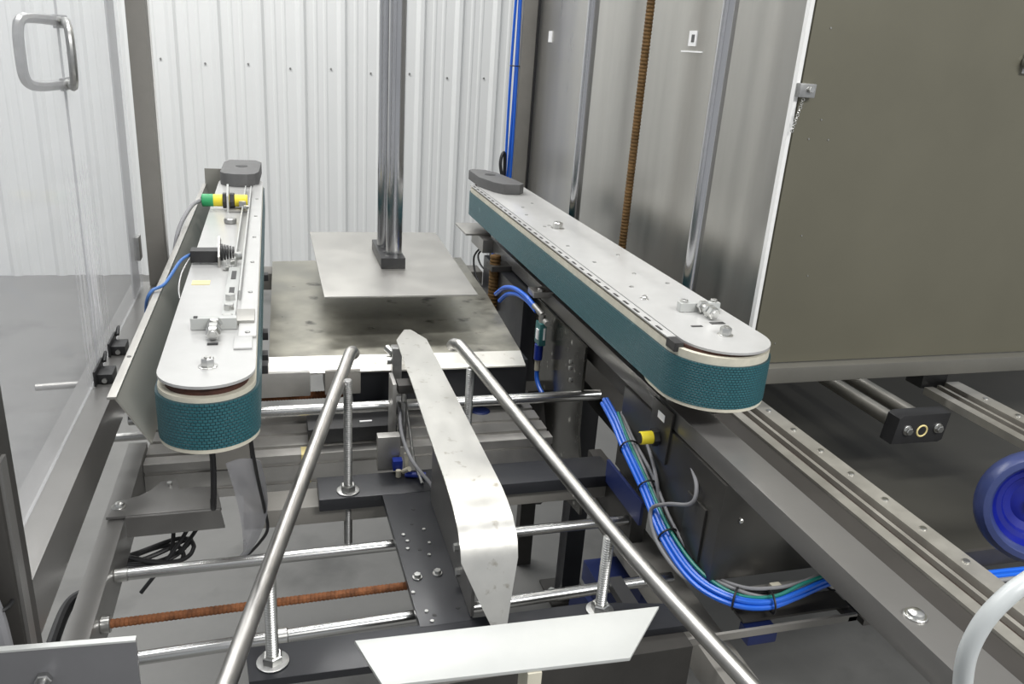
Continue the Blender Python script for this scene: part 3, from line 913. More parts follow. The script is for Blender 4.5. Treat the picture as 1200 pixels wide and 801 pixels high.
# side profile of the strip: flat from the far tip, then curving down towards the camera
path = []
stations = [(1.665, 1.050, 0.266, 0.280), (1.600, 1.0505, 0.2395, 0.3045), (1.5, 1.0505, 0.2375, 0.3045), (1.4, 1.0505, 0.236, 0.3045), (1.3, 1.0505, 0.2335, 0.305),
            (1.2, 1.050, 0.2305, 0.305), (1.1, 1.050, 0.228, 0.305), (1.02, 1.050, 0.2265, 0.305), (0.985, 1.0475, 0.226, 0.306), (0.955, 1.042, 0.226, 0.307), (0.930, 1.033, 0.2265, 0.308),
            (0.912, 1.021, 0.227, 0.3085), (0.900, 1.006, 0.2275, 0.309), (0.892, 0.988, 0.228, 0.3085), (0.880, 0.940, 0.249, 0.300), (0.868, 0.888, 0.2730, 0.292)]
b_ = MB()
bm = b_.bm
top = [(bm.verts.new((a, y, z)), bm.verts.new((b, y, z))) for y, z, a, b in stations]
und = []
for i, (y, z, a, b) in enumerate(stations):
    i0, i1 = max(i - 1, 0), min(i + 1, len(stations) - 1)
    d = Vector((0, stations[i1][0] - stations[i0][0], stations[i1][1] - stations[i0][1])).normalized()
    nn = Vector((0, -d.z, d.y)) * 0.003
    if nn.z > 0: nn = -nn
    if i > 11: nn = Vector((0, 0.003, 0))
    und.append((bm.verts.new(Vector((a, y, z)) + nn), bm.verts.new(Vector((b, y, z)) + nn)))
for i in range(len(stations) - 1):
    for q in ((top[i][0], top[i][1], top[i + 1][1], top[i + 1][0]), (und[i][0], und[i + 1][0], und[i + 1][1], und[i][1]),
              (top[i][0], top[i + 1][0], und[i + 1][0], und[i][0]), (top[i][1], und[i][1], und[i + 1][1], top[i + 1][1])):
        bm.faces.new(q)
bm.faces.new((top[0][0], und[0][0], und[0][1], top[0][1]))
bm.faces.new((top[-1][0], top[-1][1], und[-1][1], und[-1][0]))
build('strip', b_, 'strip_steel', cs)
b_ = MB(); b_.prism([(0.906, 0.886), (1.22, 0.886), (1.22, 1.046), (1.02, 1.046), (0.96, 1.038), (0.925, 1.015), (0.91, 0.975)], 'x', 0.249, 0.254)
WB = build('side_web', b_, 'web_steel', cs, label='dark polished web under the strip')
for y, z in ((1.005, 0.935), (0.985, 0.905)):
    b_ = MB(); b_.hexa((0.249, y, z), (-1, 0, 0), 0.0065, 0.006)
    build('bolt', b_, 'zinc', WB)
build('web', MB().box(0.282, 0.286, 0.92, 1.22, 0.886, 1.010), 'dark_sheet', cs)
b_ = MB(); b_.cyl((0.300, 0.97, 0.93), (0.312, 0.97, 0.93), 0.005)
build('bolt', b_, 'black_plastic', cs)
build('tip_support', MB().box(0.226, 0.246, 1.56, 1.585, 0.94, 1.046, 0.001), 'washer_steel', cs)
b_ = MB(); b_.cyl((0.228, 1.575, 1.015), (0.216, 1.575, 1.015), 0.009, 14); b_.cyl((0.23, 1.575, 1.03), (0.218, 1.59, 1.038), 0.008, 14)
build('pivot', b_, 'zinc', cs)

# slim air cylinder under the strip with bracket, solenoid and tubes
ac = thing('air_cylinder', 'slim air cylinder standing under the far tip of the centre strip', 'cylinder', (0.232, 1.42, 0.88))
build('barrel', MB().cyl((0.228, 1.42, 0.895), (0.228, 1.42, 0.99), 0.0085, 16, 0.001), 'washer_steel', ac)
build('rod', MB().cyl((0.228, 1.42, 0.99), (0.228, 1.42, 1.012), 0.004, 10), 'zinc', ac)
build('clevis', MB().box(0.216, 0.246, 1.405, 1.44, 1.012, 1.030, 0.002), 'paint_dark', ac)
build('side_plate', MB().box(0.205, 0.212, 1.40, 1.46, 0.90, 1.035, 0.001), 'dull_alu', ac)
build('foot_bracket', MB().box(0.170, 0.212, 1.34, 1.362, 0.885, 0.955, 0.002), 'dull_alu', ac)
build('solenoid', MB().box(0.196, 0.214, 1.318, 1.336, 0.895, 0.915, 0.002), 'deep_blue', ac, label='small blue solenoid')
b_ = MB(); b_.cyl((0.205, 1.312, 0.8865), (0.205, 1.312, 0.900), 0.005, 10); b_.cyl((0.215, 1.318, 0.893), (0.224, 1.305, 0.905), 0.005, 10); b_.cyl((0.222, 1.33, 0.887), (0.222, 1.33, 0.925), 0.0045, 10)
build('fitting', b_, 'beige_plastic', ac)
build('fitting', MB().cyl((0.218, 1.312, 0.890), (0.254, 1.300, 0.892), 0.0055, 10), 'deep_blue', ac)
def cable(name, label, pts, r, m_, cat='cable', group=None, ties=None):
    b_ = MB(); b_.tube(smooth_path(pts, 7), r, 10)
    o = tag(build(name, b_, m_), label, cat, group)
    return o
cable('grey_hose', 'thin grey hose curving under the left edge of the centre strip', [(0.222, 1.43, 0.985), (0.219, 1.37, 0.945), (0.228, 1.30, 0.925), (0.252, 1.25, 0.905), (0.262, 1.235, 0.893)], 0.0036, 'grey_cable', 'hose')
cable('grey_hose', 'second thin grey hose behind the slim air cylinder', [(0.236, 1.45, 0.99), (0.240, 1.40, 0.93), (0.238, 1.33, 0.905), (0.243, 1.27, 0.892)], 0.003, 'washer_steel', 'hose')

# ================================================================== FOREGROUND PLATES
wb = thing('trapezoid_bar', 'glossy white trapezoid bar in the foreground under the centre strip tip', 'plate', (0.2, 0.55, 1.14))
build('bar', MB().prism([(0.0555, 0.5815), (0.347, 0.5725), (0.290, 0.5125), (0.073, 0.5235)], 'z', 1.1465, 1.150, 0.0004), 'polished_white', wb)
build('stem', MB().box(0.196, 0.209, 0.515, 0.540, 0.800, 1.1465, 0.001), 'beige_plastic', wb)
build('arm', MB().box(0.15, 0.25, 0.515, 0.83, 0.80, 0.815, 0.001), 'paint_dark', wb)

np_ = thing('near_plate', 'pale grey upright plate with a bolt in the lower left foreground', 'plate', (-0.19, 0.63, 1.05))
b_ = MB(); b_.hull([(-0.30, 0.630, 1.149), (-0.127, 0.6175, 1.149), (-0.127, 0.6105, 1.00), (-0.30, 0.623, 1.00)],
                   [(-0.30, 0.634, 1.150), (-0.127, 0.6215, 1.150), (-0.127, 0.6145, 1.00), (-0.30, 0.627, 1.00)])
build('sheet', b_, 'near_plate', np_)
build('top_edge', MB().prism([(-0.30, 0.629), (-0.127, 0.6165), (-0.127, 0.6225), (-0.30, 0.635)], 'z', 1.1495, 1.1515), 'polished_white', np_)
b_ = MB(); b_.cyl((-0.2015, 0.627, 1.120), (-0.2015, 0.606, 1.120), 0.004, 12, 0.001); b_.hexa((-0.2015, 0.622, 1.120), (0, -1, 0), 0.007, 0.006)
build('bolt', b_, 'washer_steel', np_)
build('bracket', MB().box(-0.30, -0.27, 0.55, 0.62, 1.0625, 1.075), 'paint_dark', np_)

# near post at left frame edge with hose
nps = thing('near_post', 'dark post at the left picture edge with a hose tied to it', 'post', (-0.26, 0.70, 1.06))
build('post', MB().box(-0.290, -0.2275, 0.67, 0.715, 1.0625, 2.3, 0.003), 'paint_dark', nps)
b_ = MB(); b_.box(-0.2275, -0.2245, 0.675, 0.690, 1.0625, 1.30)
build('edge', b_, 'paint_grey', nps)
b_ = MB(); b_.ring((-0.245, 0.667, 1.168), (0.05, 0, 1), 0.014, 0.0018, 16, 6)
build('cable_tie', b_, 'black_cable', nps)
cable('dark_hose', 'dark grey hose strapped to the near post', [(-0.238, 0.655, 1.07), (-0.240, 0.655, 1.13), (-0.243, 0.656, 1.168), (-0.250, 0.650, 1.22), (-0.262, 0.646, 1.29), (-0.280, 0.65, 1.36), (-0.285, 0.65, 1.5)], 0.0080, 'grey_cable', 'hose')

# ================================================================== CLEAR GUARD, FAR POST
fpz = thing('guard_post', 'grey guard post at the far end of the acrylic', 'post', (-0.27, 2.0, 1.06))
build('post', MB().box(-0.290, -0.2505, 1.985, 2.03, 1.0625, 2.6, 0.002), 'post_paint', fpz)
build('white_edge', MB().box(-0.2500, -0.2475, 2.02, 2.03, 1.0625, 2.6), 'edge_white', fpz)
build('latch', MB().box(-0.318, -0.298, 1.940, 1.975, 1.135, 1.190, 0.003), 'washer_steel', fpz, label='grey latch block')

pane = thing('acrylic_guard', 'clear scratched acrylic guard pane on the left with grab handle', 'guard', (-0.306, 1.30, 1.064))
build('pane', MB().box(-0.309, -0.3045, 0.72, 1.985, 1.0645, 2.5), 'acrylic', pane, keep=(-0.306, 1.30, 1.064))
build('edge_strip', MB().box(-0.3125, -0.3095, 1.885, 1.975, 1.0645, 2.5), 'pale_translucent', pane, label='pale translucent edge strip')  # half-transparent grey band along the pane's far edge
build('pane_seam', MB().box(-0.3125, -0.3095, 1.462, 1.466, 1.0645, 2.5), 'pale_translucent', pane)
HX = -0.309
b_ = MB()
b_.tube(smooth_path([(HX, 1.475, 1.640), (HX - 0.020, 1.40, 1.643), (HX - 0.032, 1.372, 1.635), (HX - 0.034, 1.366, 1.59), (HX - 0.032, 1.372, 1.556), (HX - 0.02, 1.40, 1.548), (HX, 1.475, 1.548)], 4), 0.0075, 8)
GH = build('handle_and_reflection', b_, 'washer_steel', pane, label='grey bow grab handle')
for z in (1.640, 1.548):
    b_ = MB(); b_.box(HX - 0.006, HX - 0.0005, 1.45, 1.530, z - 0.010, z + 0.010, 0.002)
    build('handle_foot', b_, 'washer_steel', GH)
b_ = MB()
b_.tube(smooth_path([(-0.304, 1.47, 1.640), (-0.285, 1.40, 1.640), (-0.278, 1.375, 1.62), (-0.278, 1.375, 1.575), (-0.285, 1.40, 1.550), (-0.304, 1.47, 1.548)], 4), 0.006, 10)
build('handle_and_reflection', b_, 'washer_steel', pane)  # inner bow modelled for the handle's doubled reflection in the pane

for y, lab in ((1.555, 'farther black toggle clamp holding the acrylic to the left beam'), (1.42, 'nearer black toggle clamp holding the acrylic to the left beam')):
    t = thing('toggle_clamp', lab, 'clamp', (-0.292, y, 1.0625))
    build('body', MB().box(-0.302, -0.276, y - 0.022, y + 0.020, 1.0625, 1.080, 0.003), 'black_plastic', t)
    build('jaw', MB().box(-0.3035, -0.300, y - 0.035, y + 0.035, 1.0635, 1.090, 0.001), 'black_plastic', t)
    b_ = MB(); b_.tube(smooth_path([(-0.300, y + 0.03, 1.082), (-0.294, y + 0.034, 1.10), (-0.292, y + 0.01, 1.092)], 4), 0.0025, 8)
    build('lever', b_, 'black_plastic', t)
    b_ = MB(); b_.disc((-0.289, y - 0.022, 1.069), (0, -1, 0), 0.0045, 0.003, 12)
    build('rivet', b_, 'zinc', t)
b_ = MB(); b_.cyl((-0.43, 1.52, 1.01), (-0.337, 1.528, 1.01), 0.0065, 14, 0.001)
tag(build('stub_rod', b_, 'dull_alu'), 'short bright rod end sticking out behind the acrylic', 'rod')

# ================================================================== RIGHT RAILS AND SHAFT END
def alu_rail(label, x0, x1, y0, y1, zt):
    t = thing('linear_rail', label, 'rail', ((x0 + x1) / 2, (y0 + y1) / 2, zt - 0.05))
    w = x1 - x0
    pr = [(x0, zt - 0.026), (x0, zt - 0.009), (x0 + w * 0.25, zt - 0.009), (x0 + w * 0.25, zt - 0.016), (x0 + w * 0.38, zt - 0.016), (x0 + w * 0.38, zt - 0.006), (x0 + w * 0.47, zt - 0.006), (x0 + w * 0.47, zt - 0.014), (x0 + w * 0.60, zt - 0.014), (x0 + w * 0.60, zt), (x1, zt), (x1, zt - 0.055), (x1 - 0.02, zt - 0.055), (x1 - 0.02, zt - 0.026)]
    b_ = MB(); b_.prism(pr, 'y', y0, y1)
    build('profile', b_, 'rail_alu', t, angle=0.3)
    for a, c in ((0.255, 0.375), (0.475, 0.595)):
        zz = zt - (0.0158 if a < 0.3 else 0.0138)
        build('groove_liner', MB().box(x0 + w * a, x0 + w * c, y0, y1, zz, zz + 0.001), 'rail_groove', t)
    s_ = None
    y = y0 + 0.06
    while y < y1 - 0.02:
        p = (x0 + w * 0.82, y, zt)
        if s_ is None:
            b_ = MB(); b_.disc(p, (0, 0, 1), 0.0055, 0.0022, 12)
            s_ = build('screw', b_, 'zinc', t, keep=p)
        else:
            dup(s_, p, t)
        y += 0.085
    return t
ALR = alu_rail('long aluminium linear rail between grey beam and dark pan', 0.872, 0.957, 0.35, 1.90, 1.0)
build('side_channel', MB().prism([(0.765, 0.980), (0.765, 0.986), (0.8715, 0.986), (0.8715, 0.980)], 'y', 0.30, 1.29), 'channel_paint', ALR, label='dark channel on the left of the rail')
alu_rail('short piece of aluminium rail at the right picture edge', 1.405, 1.498, 0.85, 1.345, 1.0)
for x, y, l in ((0.905, 0.45, 0.942), (0.905, 1.75, 0.942)):
    build('leg', MB().box(x - 0.02, x + 0.02, y - 0.02, y + 0.02, 0, l), 'paint_dark', bpy.data.objects['linear_rail'])
b_ = MB(); b_.box(1.40, 1.47, 1.350, 1.40, 0.985, 1.03, 0.004)
tag(build('rail_bumper', b_, 'black_plastic'), 'small black bumper at the end of the right rail', 'bumper')

tr = thing('twin_guide', 'twin dull round bars ending in a black block with two silver bolts', 'guide', (1.33, 1.35, 0.93))
for x in (1.272, 1.345):
    build('bar', MB().cyl((x, 1.275, 0.948), (x, 2.499, 0.948), 0.0165, 20), 'rail_alu', tr)
EB = build('end_block', MB().prism([(1.245, 0.912), (1.252, 0.972), (1.262, 0.978), (1.385, 0.978), (1.378, 0.915), (1.368, 0.910)], 'y', 1.238, 1.275, 0.003), 'black_plastic', tr, label='black end block')
for x in (1.278, 1.358):
    b_ = MB(); b_.disc((x, 1.238, 0.944), (0, -1, 0), 0.0115, 0.003, 18); b_.hexa((x, 1.235, 0.944), (0, -1, 0), 0.0085, 0.007)
    build('bolt', b_, 'zinc', EB)
b_ = MB(); b_.ring((1.317, 1.238, 0.940), (0, 1, 0), 0.0125, 0.0022, 20, 6)
build('port', b_, 'label_yellow', EB)

# ---- blue cup and white hose on the far right
cp = thing('blue_cup', 'large translucent blue round cup at the right picture edge', 'cup', (1.13, 0.80, 1.03))
c = Vector((1.127, 0.80, 1.034)); ax = Vector((-0.52, -0.83, 0.20)).normalized()
def lathe(prof, c, ax, seg=40, loop=True):
    b_ = MB()
    pts = [c + ax * a for r, a in prof]
    u = ax.orthogonal().normalized(); w = ax.cross(u)
    rings = [[b_.bm.verts.new(p + (u * math.cos(2 * PI * k / seg) + w * math.sin(2 * PI * k / seg)) * max(r, 0.0008)) for k in range(seg)] for (r, a), p in zip(prof, pts)]
    for i in range(len(rings) - 1):
        for k in range(seg):
            b_.bm.faces.new((rings[i][k], rings[i][(k + 1) % seg], rings[i + 1][(k + 1) % seg], rings[i + 1][k]))
    if loop:
        for k in range(seg):
            b_.bm.faces.new((rings[-1][k], rings[-1][(k + 1) % seg], rings[0][(k + 1) % seg], rings[0][k]))
    return b_
build('rim', lathe([(0.070, 0.0), (0.074, 0.004), (0.083, 0.003), (0.090, -0.006), (0.092, -0.020), (0.088, -0.032), (0.080, -0.040), (0.070, -0.036), (0.066, -0.012)], c, ax), 'cup_rim', cp, label='paler milky blue outer rim')
build('bowl', lathe([(0.071, -0.003), (0.066, -0.012), (0.058, -0.022), (0.050, -0.024), (0.046, -0.032), (0.034, -0.036), (0.026, -0.033), (0.014, -0.033), (0.012, -0.024), (0.0, -0.022), (0.0, -0.050), (0.060, -0.048), (0.072, -0.030)], c, ax), 'cup_blue', cp)
q0 = c - ax * 0.045
b_ = MB(); b_.cyl(q0, q0 - ax * 0.06, 0.016, 16); b_.tube([q0 - ax * 0.055, (1.25, 0.85, 1.02), (1.6, 0.85, 1.02)], 0.016, 14)
build('stem', b_, 'black_plastic', cp)
build('stand', MB().box(1.585, 1.615, 0.835, 0.865, 0, 1.035), 'paint_dark', cp)

b_ = MB(); b_.tube(smooth_path([(0.585, 0.40, 1.05), (0.560, 0.40, 1.11), (0.549, 0.40, 1.148), (0.540, 0.40, 1.177), (0.5345, 0.40, 1.210), (0.540, 0.40, 1.239), (0.554, 0.40, 1.260), (0.577, 0.402, 1.274), (0.64, 0.41, 1.295), (0.75, 0.43, 1.31)], 8), 0.0076, 18)
tag(build('white_hose', b_, 'hose'), 'translucent white hose curving through the lower right corner', 'hose')

# ================================================================== CABLES, VALVES, BOXES ON THE RIGHT
def tie(parent, c, axis, R):
    b_ = MB(); b_.ring(c, axis, R, 0.0018, 16, 6)
    return build('cable_tie', b_, 'black_cable', parent)

main = [(0.618, 1.34, 1.00), (0.612, 1.27, 0.992), (0.604, 1.19, 0.974), (0.603, 1.10, 0.945), (0.604, 1.01, 0.905), (0.618, 0.925, 0.882), (0.652, 0.868, 0.880), (0.700, 0.845, 0.884), (0.752, 0.848, 0.892), (0.81, 0.858, 0.900), (0.90, 0.87, 0.905)]
bun = thing('cable_bundle', 'bundle of bright blue air tubes sweeping down from the grey beam', 'cables', (0.65, 1.0, 0.87))
offs = [(0, 0), (-0.0076, 0.002), (0.005, 0.007), (-0.003, 0.009)]
for i, (a, d) in enumerate(offs):
    pts = [Vector(p) + Vector((a, a * 0.6, d)) for p in main]
    b_ = MB(); b_.tube(smooth_path(pts, 7), 0.0042, 9)
    build('air_tube', b_, 'blue_tube', bun)
for i, (a, d, mm) in enumerate([(0.012, 0.010, 'grey_cable'), (0.016, 0.004, 'black_cable'), (0.006, 0.014, 'green_tube'), (0.020, 0.010, 'black_cable'), (0.018, 0.016, 'grey_cable')]):
    pts = [Vector(p) + Vector((a, a * 0.8, d + 0.004 * math.sin(k * 1.7 + i))) for k, p in enumerate(main[1:10])]
    b_ = MB(); b_.tube(smooth_path(pts, 7), 0.0030, 8)
    build('cable', b_, mm, bun)
for idx in (2, 3, 4, 6, 7, 9):
    a = Vector(main[idx]); d = Vector(main[idx + 1]) - Vector(main[idx - 1])
    tie(bun, a + Vector((0.004, 0.002, 0.005)), d, 0.0165)
cable('grey_cable', 'single grey cable looping out from the yellow sensor', [(0.645, 1.045, 1.068), (0.634, 1.02, 1.042), (0.624, 0.975, 1.022), (0.615, 0.97, 0.995), (0.602, 1.02, 0.965), (0.592, 1.05, 0.935), (0.590, 1.01, 0.90), (0.603, 0.94, 0.882), (0.63, 0.90, 0.882)], 0.0034, 'grey_cable')
cable('grey_cable', 'grey cable hugging the right side of the blue bundle', [(0.628, 1.16, 1.0), (0.622, 1.12, 0.985), (0.618, 1.09, 0.965), (0.62, 1.07, 0.93), (0.622, 1.03, 0.90), (0.64, 0.95, 0.89)], 0.0034, 'grey_cable')

ys = thing('yellow_sensor', 'yellow barrel sensor on a small bracket under the right beam', 'sensor', (0.62, 1.12, 1.0))
build('barrel', MB().cyl((0.590, 1.120, 1.036), (0.634, 1.120, 1.036), 0.0115, 20, 0.001), 'yellow', ys)
build('end_face', MB().cyl((0.5885, 1.120, 1.036), (0.5905, 1.120, 1.036), 0.0095, 18), 'black_plastic', ys)
b_ = MB(); b_.hexa((0.612, 1.120, 1.036), (1, 0, 0), 0.0155, 0.012)
build('lock_nut', b_, 'black_plastic', ys)
build('bracket', MB().prism([(1.155, 1.034), (1.155, 1.010), (1.085, 1.000), (1.080, 1.098), (1.155, 1.098)], 'x', 0.624, 0.628, 0.0005), 'box_steel', ys)
build('sticker', MB().box(0.6232, 0.6238, 1.105, 1.130, 1.070, 1.083), 'sticker_white', ys)

# dark polished plate hanging under the beam
dp = thing('hanging_plate', 'dark scratched upright plate under the right beam beside a blue valve', 'plate', (0.63, 1.6, 0.66))
build('sheet', MB().prism([(1.83, 1.0635), (1.485, 1.0635), (1.485, 0.98), (1.48, 0.86), (1.43, 0.76), (1.42, 0.69), (1.62, 0.66), (1.66, 0.74), (1.72, 0.84), (1.83, 0.90)], 'x', 0.626, 0.632), 'dark_sheet', dp)
for y, z in ((1.56, 1.0), (1.56, 0.985), (1.77, 1.02), (1.55, 0.96)):
    b_ = MB(); b_.hexa((0.626, y, z), (-1, 0, 0), 0.0048, 0.004)
    build('bolt', b_, 'zinc', dp)

b_ = MB(); b_.box(0.600, 0.650, 1.86, 2.28, 0.80, 1.060, 0.004); b_2 = b_
tag(build('drive_housing', b_, 'black_plate'), 'black drive housing behind the blue hoses under the right beam', 'housing')
vl = thing('air_valve', 'teal and white air valve with blue collar beside the dark plate', 'valve', (0.60, 1.72, 0.93))
build('body', MB().box(0.595, 0.612, 1.70, 1.735, 0.985, 1.040, 0.002), 'valve_teal', vl)
b_ = MB(); b_.box(0.592, 0.595, 1.705, 1.72, 1.0, 1.025); b_.box(0.604, 0.609, 1.699, 1.70, 1.0, 1.03)
build('label', b_, 'sticker_white', vl)
b_ = MB(); b_.cyl((0.604, 1.717, 1.040), (0.604, 1.717, 1.060), 0.008, 12); b_.cyl((0.604, 1.717, 1.058), (0.592, 1.75, 1.072), 0.0075, 12); b_.cyl((0.606, 1.70, 1.048), (0.606, 1.68, 1.048), 0.007, 12)
build('elbow', b_, 'dull_alu', vl)
build('regulator', MB().cyl((0.602, 1.717, 0.945), (0.602, 1.717, 0.985), 0.0105, 14, 0.001), 'deep_blue', vl)
build('fitting', MB().cyl((0.602, 1.717, 0.917), (0.602, 1.717, 0.945), 0.007, 12), 'beige_plastic', vl)
cable('blue_hose', 'upper blue hose arching from the valve over the plate edge', [(0.592, 1.752, 1.072), (0.583, 1.80, 1.082), (0.575, 1.87, 1.079), (0.567, 1.93, 1.062), (0.56, 1.98, 1.03)], 0.0058, 'blue_tube', 'hose')
cable('blue_hose', 'lower blue hose arching beside the upper one', [(0.594, 1.735, 1.062), (0.586, 1.79, 1.072), (0.578, 1.85, 1.069), (0.570, 1.91, 1.050), (0.563, 1.95, 1.02)], 0.0056, 'blue_tube', 'hose')
cable('blue_hose', 'short blue hose hanging below the valve', [(0.602, 1.717, 0.918), (0.602, 1.712, 0.895), (0.606, 1.69, 0.875), (0.616, 1.66, 0.86)], 0.0055, 'blue_tube', 'hose')

# far underside of the right unit: rusty post, cables against the wall
b_ = MB(); b_.thread((0.592, 2.12, 0.94), (0.592, 2.12, 1.10), 0.016, 0.01, 0.1)
tag(build('rusty_screw', b_, 'rust_brown'), 'thick rusty upright screw under the far end of the right belt', 'screw')
build('bracket', MB().box(0.575, 0.632, 2.09, 2.15, 1.06, 1.075), 'paint_dark', bpy.data.objects['rusty_screw'])
cable('black_cable', 'outer black cable loop against the white wall under the right belt', [(0.612, 2.37, 1.06), (0.592, 2.37, 1.03), (0.592, 2.34, 0.985), (0.60, 2.28, 0.962), (0.63, 2.22, 0.968)], 0.003, 'black_cable')
cable('black_cable', 'inner black cable loop against the white wall under the right belt', [(0.618, 2.36, 1.06), (0.603, 2.36, 1.04), (0.602, 2.33, 1.02), (0.61, 2.29, 1.012), (0.63, 2.24, 1.02)], 0.003, 'black_cable')
cable('blue_hose', 'thin upright blue tube behind the rusty screw', [(0.612, 2.22, 1.08), (0.606, 2.21, 1.0), (0.604, 2.20, 0.92)], 0.0045, 'blue_tube', 'hose')

vb = thing('cable_run', 'vertical run of blue tubes strapped to the corner post', 'cables', (0.835, 2.88, 0.95))
for dx, dy in ((0, 0), (-0.010, 0.004), (0.004, -0.012)):
    pts = [(0.830 + dx + 0.003 * math.sin(z * 5 + dx * 300), 2.875 + dy, z) for z in (0.9, 1.1, 1.3, 1.5, 1.7, 1.9, 2.1, 2.3)]
    b_ = MB(); b_.tube(smooth_path(pts, 5), 0.0048, 10)
    build('air_tube', b_, 'blue_tube', vb)
for z in (1.59, 1.86):
    tie(vb, (0.828, 2.873, z), (0, 0, 1), 0.016)
cable('black_cable', 'small black cable loop beside the vertical blue tubes', [(0.80, 2.84, 1.20), (0.792, 2.85, 1.25), (0.800, 2.86, 1.285), (0.812, 2.87, 1.28), (0.815, 2.87, 1.20)], 0.006, 'black_cable')

# control box, drawer-like motor unit, channel
cb = thing('control_box', 'dark stainless box hanging under the right beam behind the cables', 'box', (0.78, 1.07, 0.90))
build('body', MB().prism([(0.628, 0.895), (0.628, 1.0635), (0.700, 1.0635), (0.745, 0.974), (0.842, 0.974), (0.842, 0.895)], 'y', 0.905, 1.28, 0.001), 'box_steel', cb)
build('cover_seam', MB().box(0.6240, 0.6278, 0.94, 1.00, 0.905, 1.0, 0.0005), 'box_steel', cb)
b_ = MB(); b_.hexa((0.665, 0.905, 1.0), (0, -1, 0), 0.004, 0.003)
build('screw', b_, 'zinc', cb)
bc = thing('cable_channel', 'short grey channel below the dark box where blue tubes lie', 'channel', (0.73, 0.88, 0.84))
build('rear_flange', MB().box(0.665, 0.85, 0.885, 0.892, 0.862, 0.886, 0.001), 'dull_alu', bc)
build('base', MB().box(0.66, 0.85, 0.845, 0.885, 0.858, 0.862), 'paint_dark', bc)
build('front_flange', MB().box(0.53, 0.85, 0.825, 0.830, 0.850, 0.862), 'post_paint', bc)
b_ = MB(); b_.box(0.722, 0.740, 0.872, 0.884, 0.878, 0.895, 0.003)
build('tie_mount', b_, 'beige_plastic', bc)
build('cross_tie', MB().box(0.835, 0.850, 0.825, 0.892, 0.850, 0.858), 'paint_dark', bc)

b_ = MB(); b_.box(0.600, 0.606, 1.10, 1.26, 0.872, 0.918, 0.001)
tag(build('blue_plate', b_, 'navy_cast'), 'narrow dark blue plate left of the blue cable bundle', 'plate')
b_ = MB(); b_.box(0.612, 0.640, 1.15, 1.38, 0.8005, 0.875, 0.001)
build('bracket', b_, 'paint_dark', bpy.data.objects['blue_plate'])
b_ = MB(); b_.box(0.665, 0.715, 0.832, 0.860, 0.825, 0.8495, 0.003)
bb = tag(build('blue_bracket', b_, 'navy_cast'), 'dark blue bracket under the blue cable bundle', 'bracket')

mu = thing('motor_unit', 'dark boxy motor unit on the floor side under the right rail', 'motor', (0.55, 0.85, 0.30))
build('housing', MB().box(0.47, 0.60, 0.80, 1.10, 0.45, 0.68, 0.006), 'paint_dark', mu)
for z in (0.50, 0.55, 0.60):
    build('slot', MB().box(0.49, 0.58, 0.796, 0.80, z, z + 0.022), 'black_cable', mu)
build('top_plate', MB().box(0.46, 0.61, 0.79, 1.12, 0.681, 0.695, 0.002), 'box_steel', mu)
build('pedestal', MB().box(0.49, 0.58, 0.86, 1.05, 0, 0.45), 'paint_dark', mu)
gm = thing('gear_motor', 'dark blue motor half hidden behind the right near stud', 'motor', (0.60, 1.25, 0.50))
build('body', MB().cyl((0.56, 1.20, 0.60), (0.72, 1.24, 0.60), 0.055, 24, 0.006), 'navy_cast', gm)
build('junction_box', MB().box(0.57, 0.66, 1.16, 1.25, 0.655, 0.70, 0.004), 'navy_cast', gm)
build('bracket', MB().box(0.55, 0.73, 1.14, 1.30, 0.50, 0.545, 0.003), 'paint_dark', gm)
build('pedestal', MB().box(0.60, 0.68, 1.18, 1.26, 0, 0.50), 'paint_dark', gm)

# machine leg standing on the floor, with foot
lg = thing('floor_support', 'black upright leg with a foot bolted to the floor', 'leg', (0.87, 2.0, 0))
build('post', MB().box(0.835, 0.895, 1.97, 2.03, 0.01, 0.80, 0.003), 'black_plate', lg)
build('foot_plate', MB().box(0.80, 0.93, 1.95, 2.08, 0.0, 0.010, 0.001), 'paint_dark', lg)
b_ = MB(); b_.hexa((0.815, 2.0, 0.010), (0, 0, 1), 0.012, 0.02)
build('anchor_bolt', b_, 'zinc', lg)
br_ = thing('diagonal_brace', 'dark diagonal braces meeting behind the black crossbar', 'brace', (0.62, 1.9, 0.35))
b_ = MB(); b_.tube([(0.60, 1.78, 0.60), (0.69, 1.86, 0.46)], 0.018, 8)
build('brace', b_, 'paint_dark', br_)
b_ = MB(); b_.tube([(0.60, 1.75, 0.60), (0.48, 1.75, 0.50)], 0.016, 8)
build('brace', b_, 'paint_dark', br_)
b_ = MB(); b_.box(0.585, 0.65, 1.72, 1.78, 0.60, 0.86)
build('gusset', b_, 'paint_dark', br_)

b_ = MB(); b_.cyl((0.44, 1.62, 0.70), (0.44, 1.62, 0.865), 0.022, 14, 0.003)
t = tag(build('blue_motor', b_, 'navy_cast'), 'dark blue cylinder hanging behind the centre strip', 'motor')
b_ = MB(); b_.cyl((0.52, 1.60, 0.74), (0.56, 1.60, 0.78), 0.022, 12, 0.003)
build('knob', b_, 'navy_cast', t)
cable('blue_hose', 'dark blue hose trailing behind the centre strip under the crossbeam', [(0.36, 1.60, 0.77), (0.41, 1.58, 0.76), (0.46, 1.59, 0.765), (0.50, 1.60, 0.785), (0.55, 1.61, 0.79)], 0.006, 'navy_cast', 'hose')

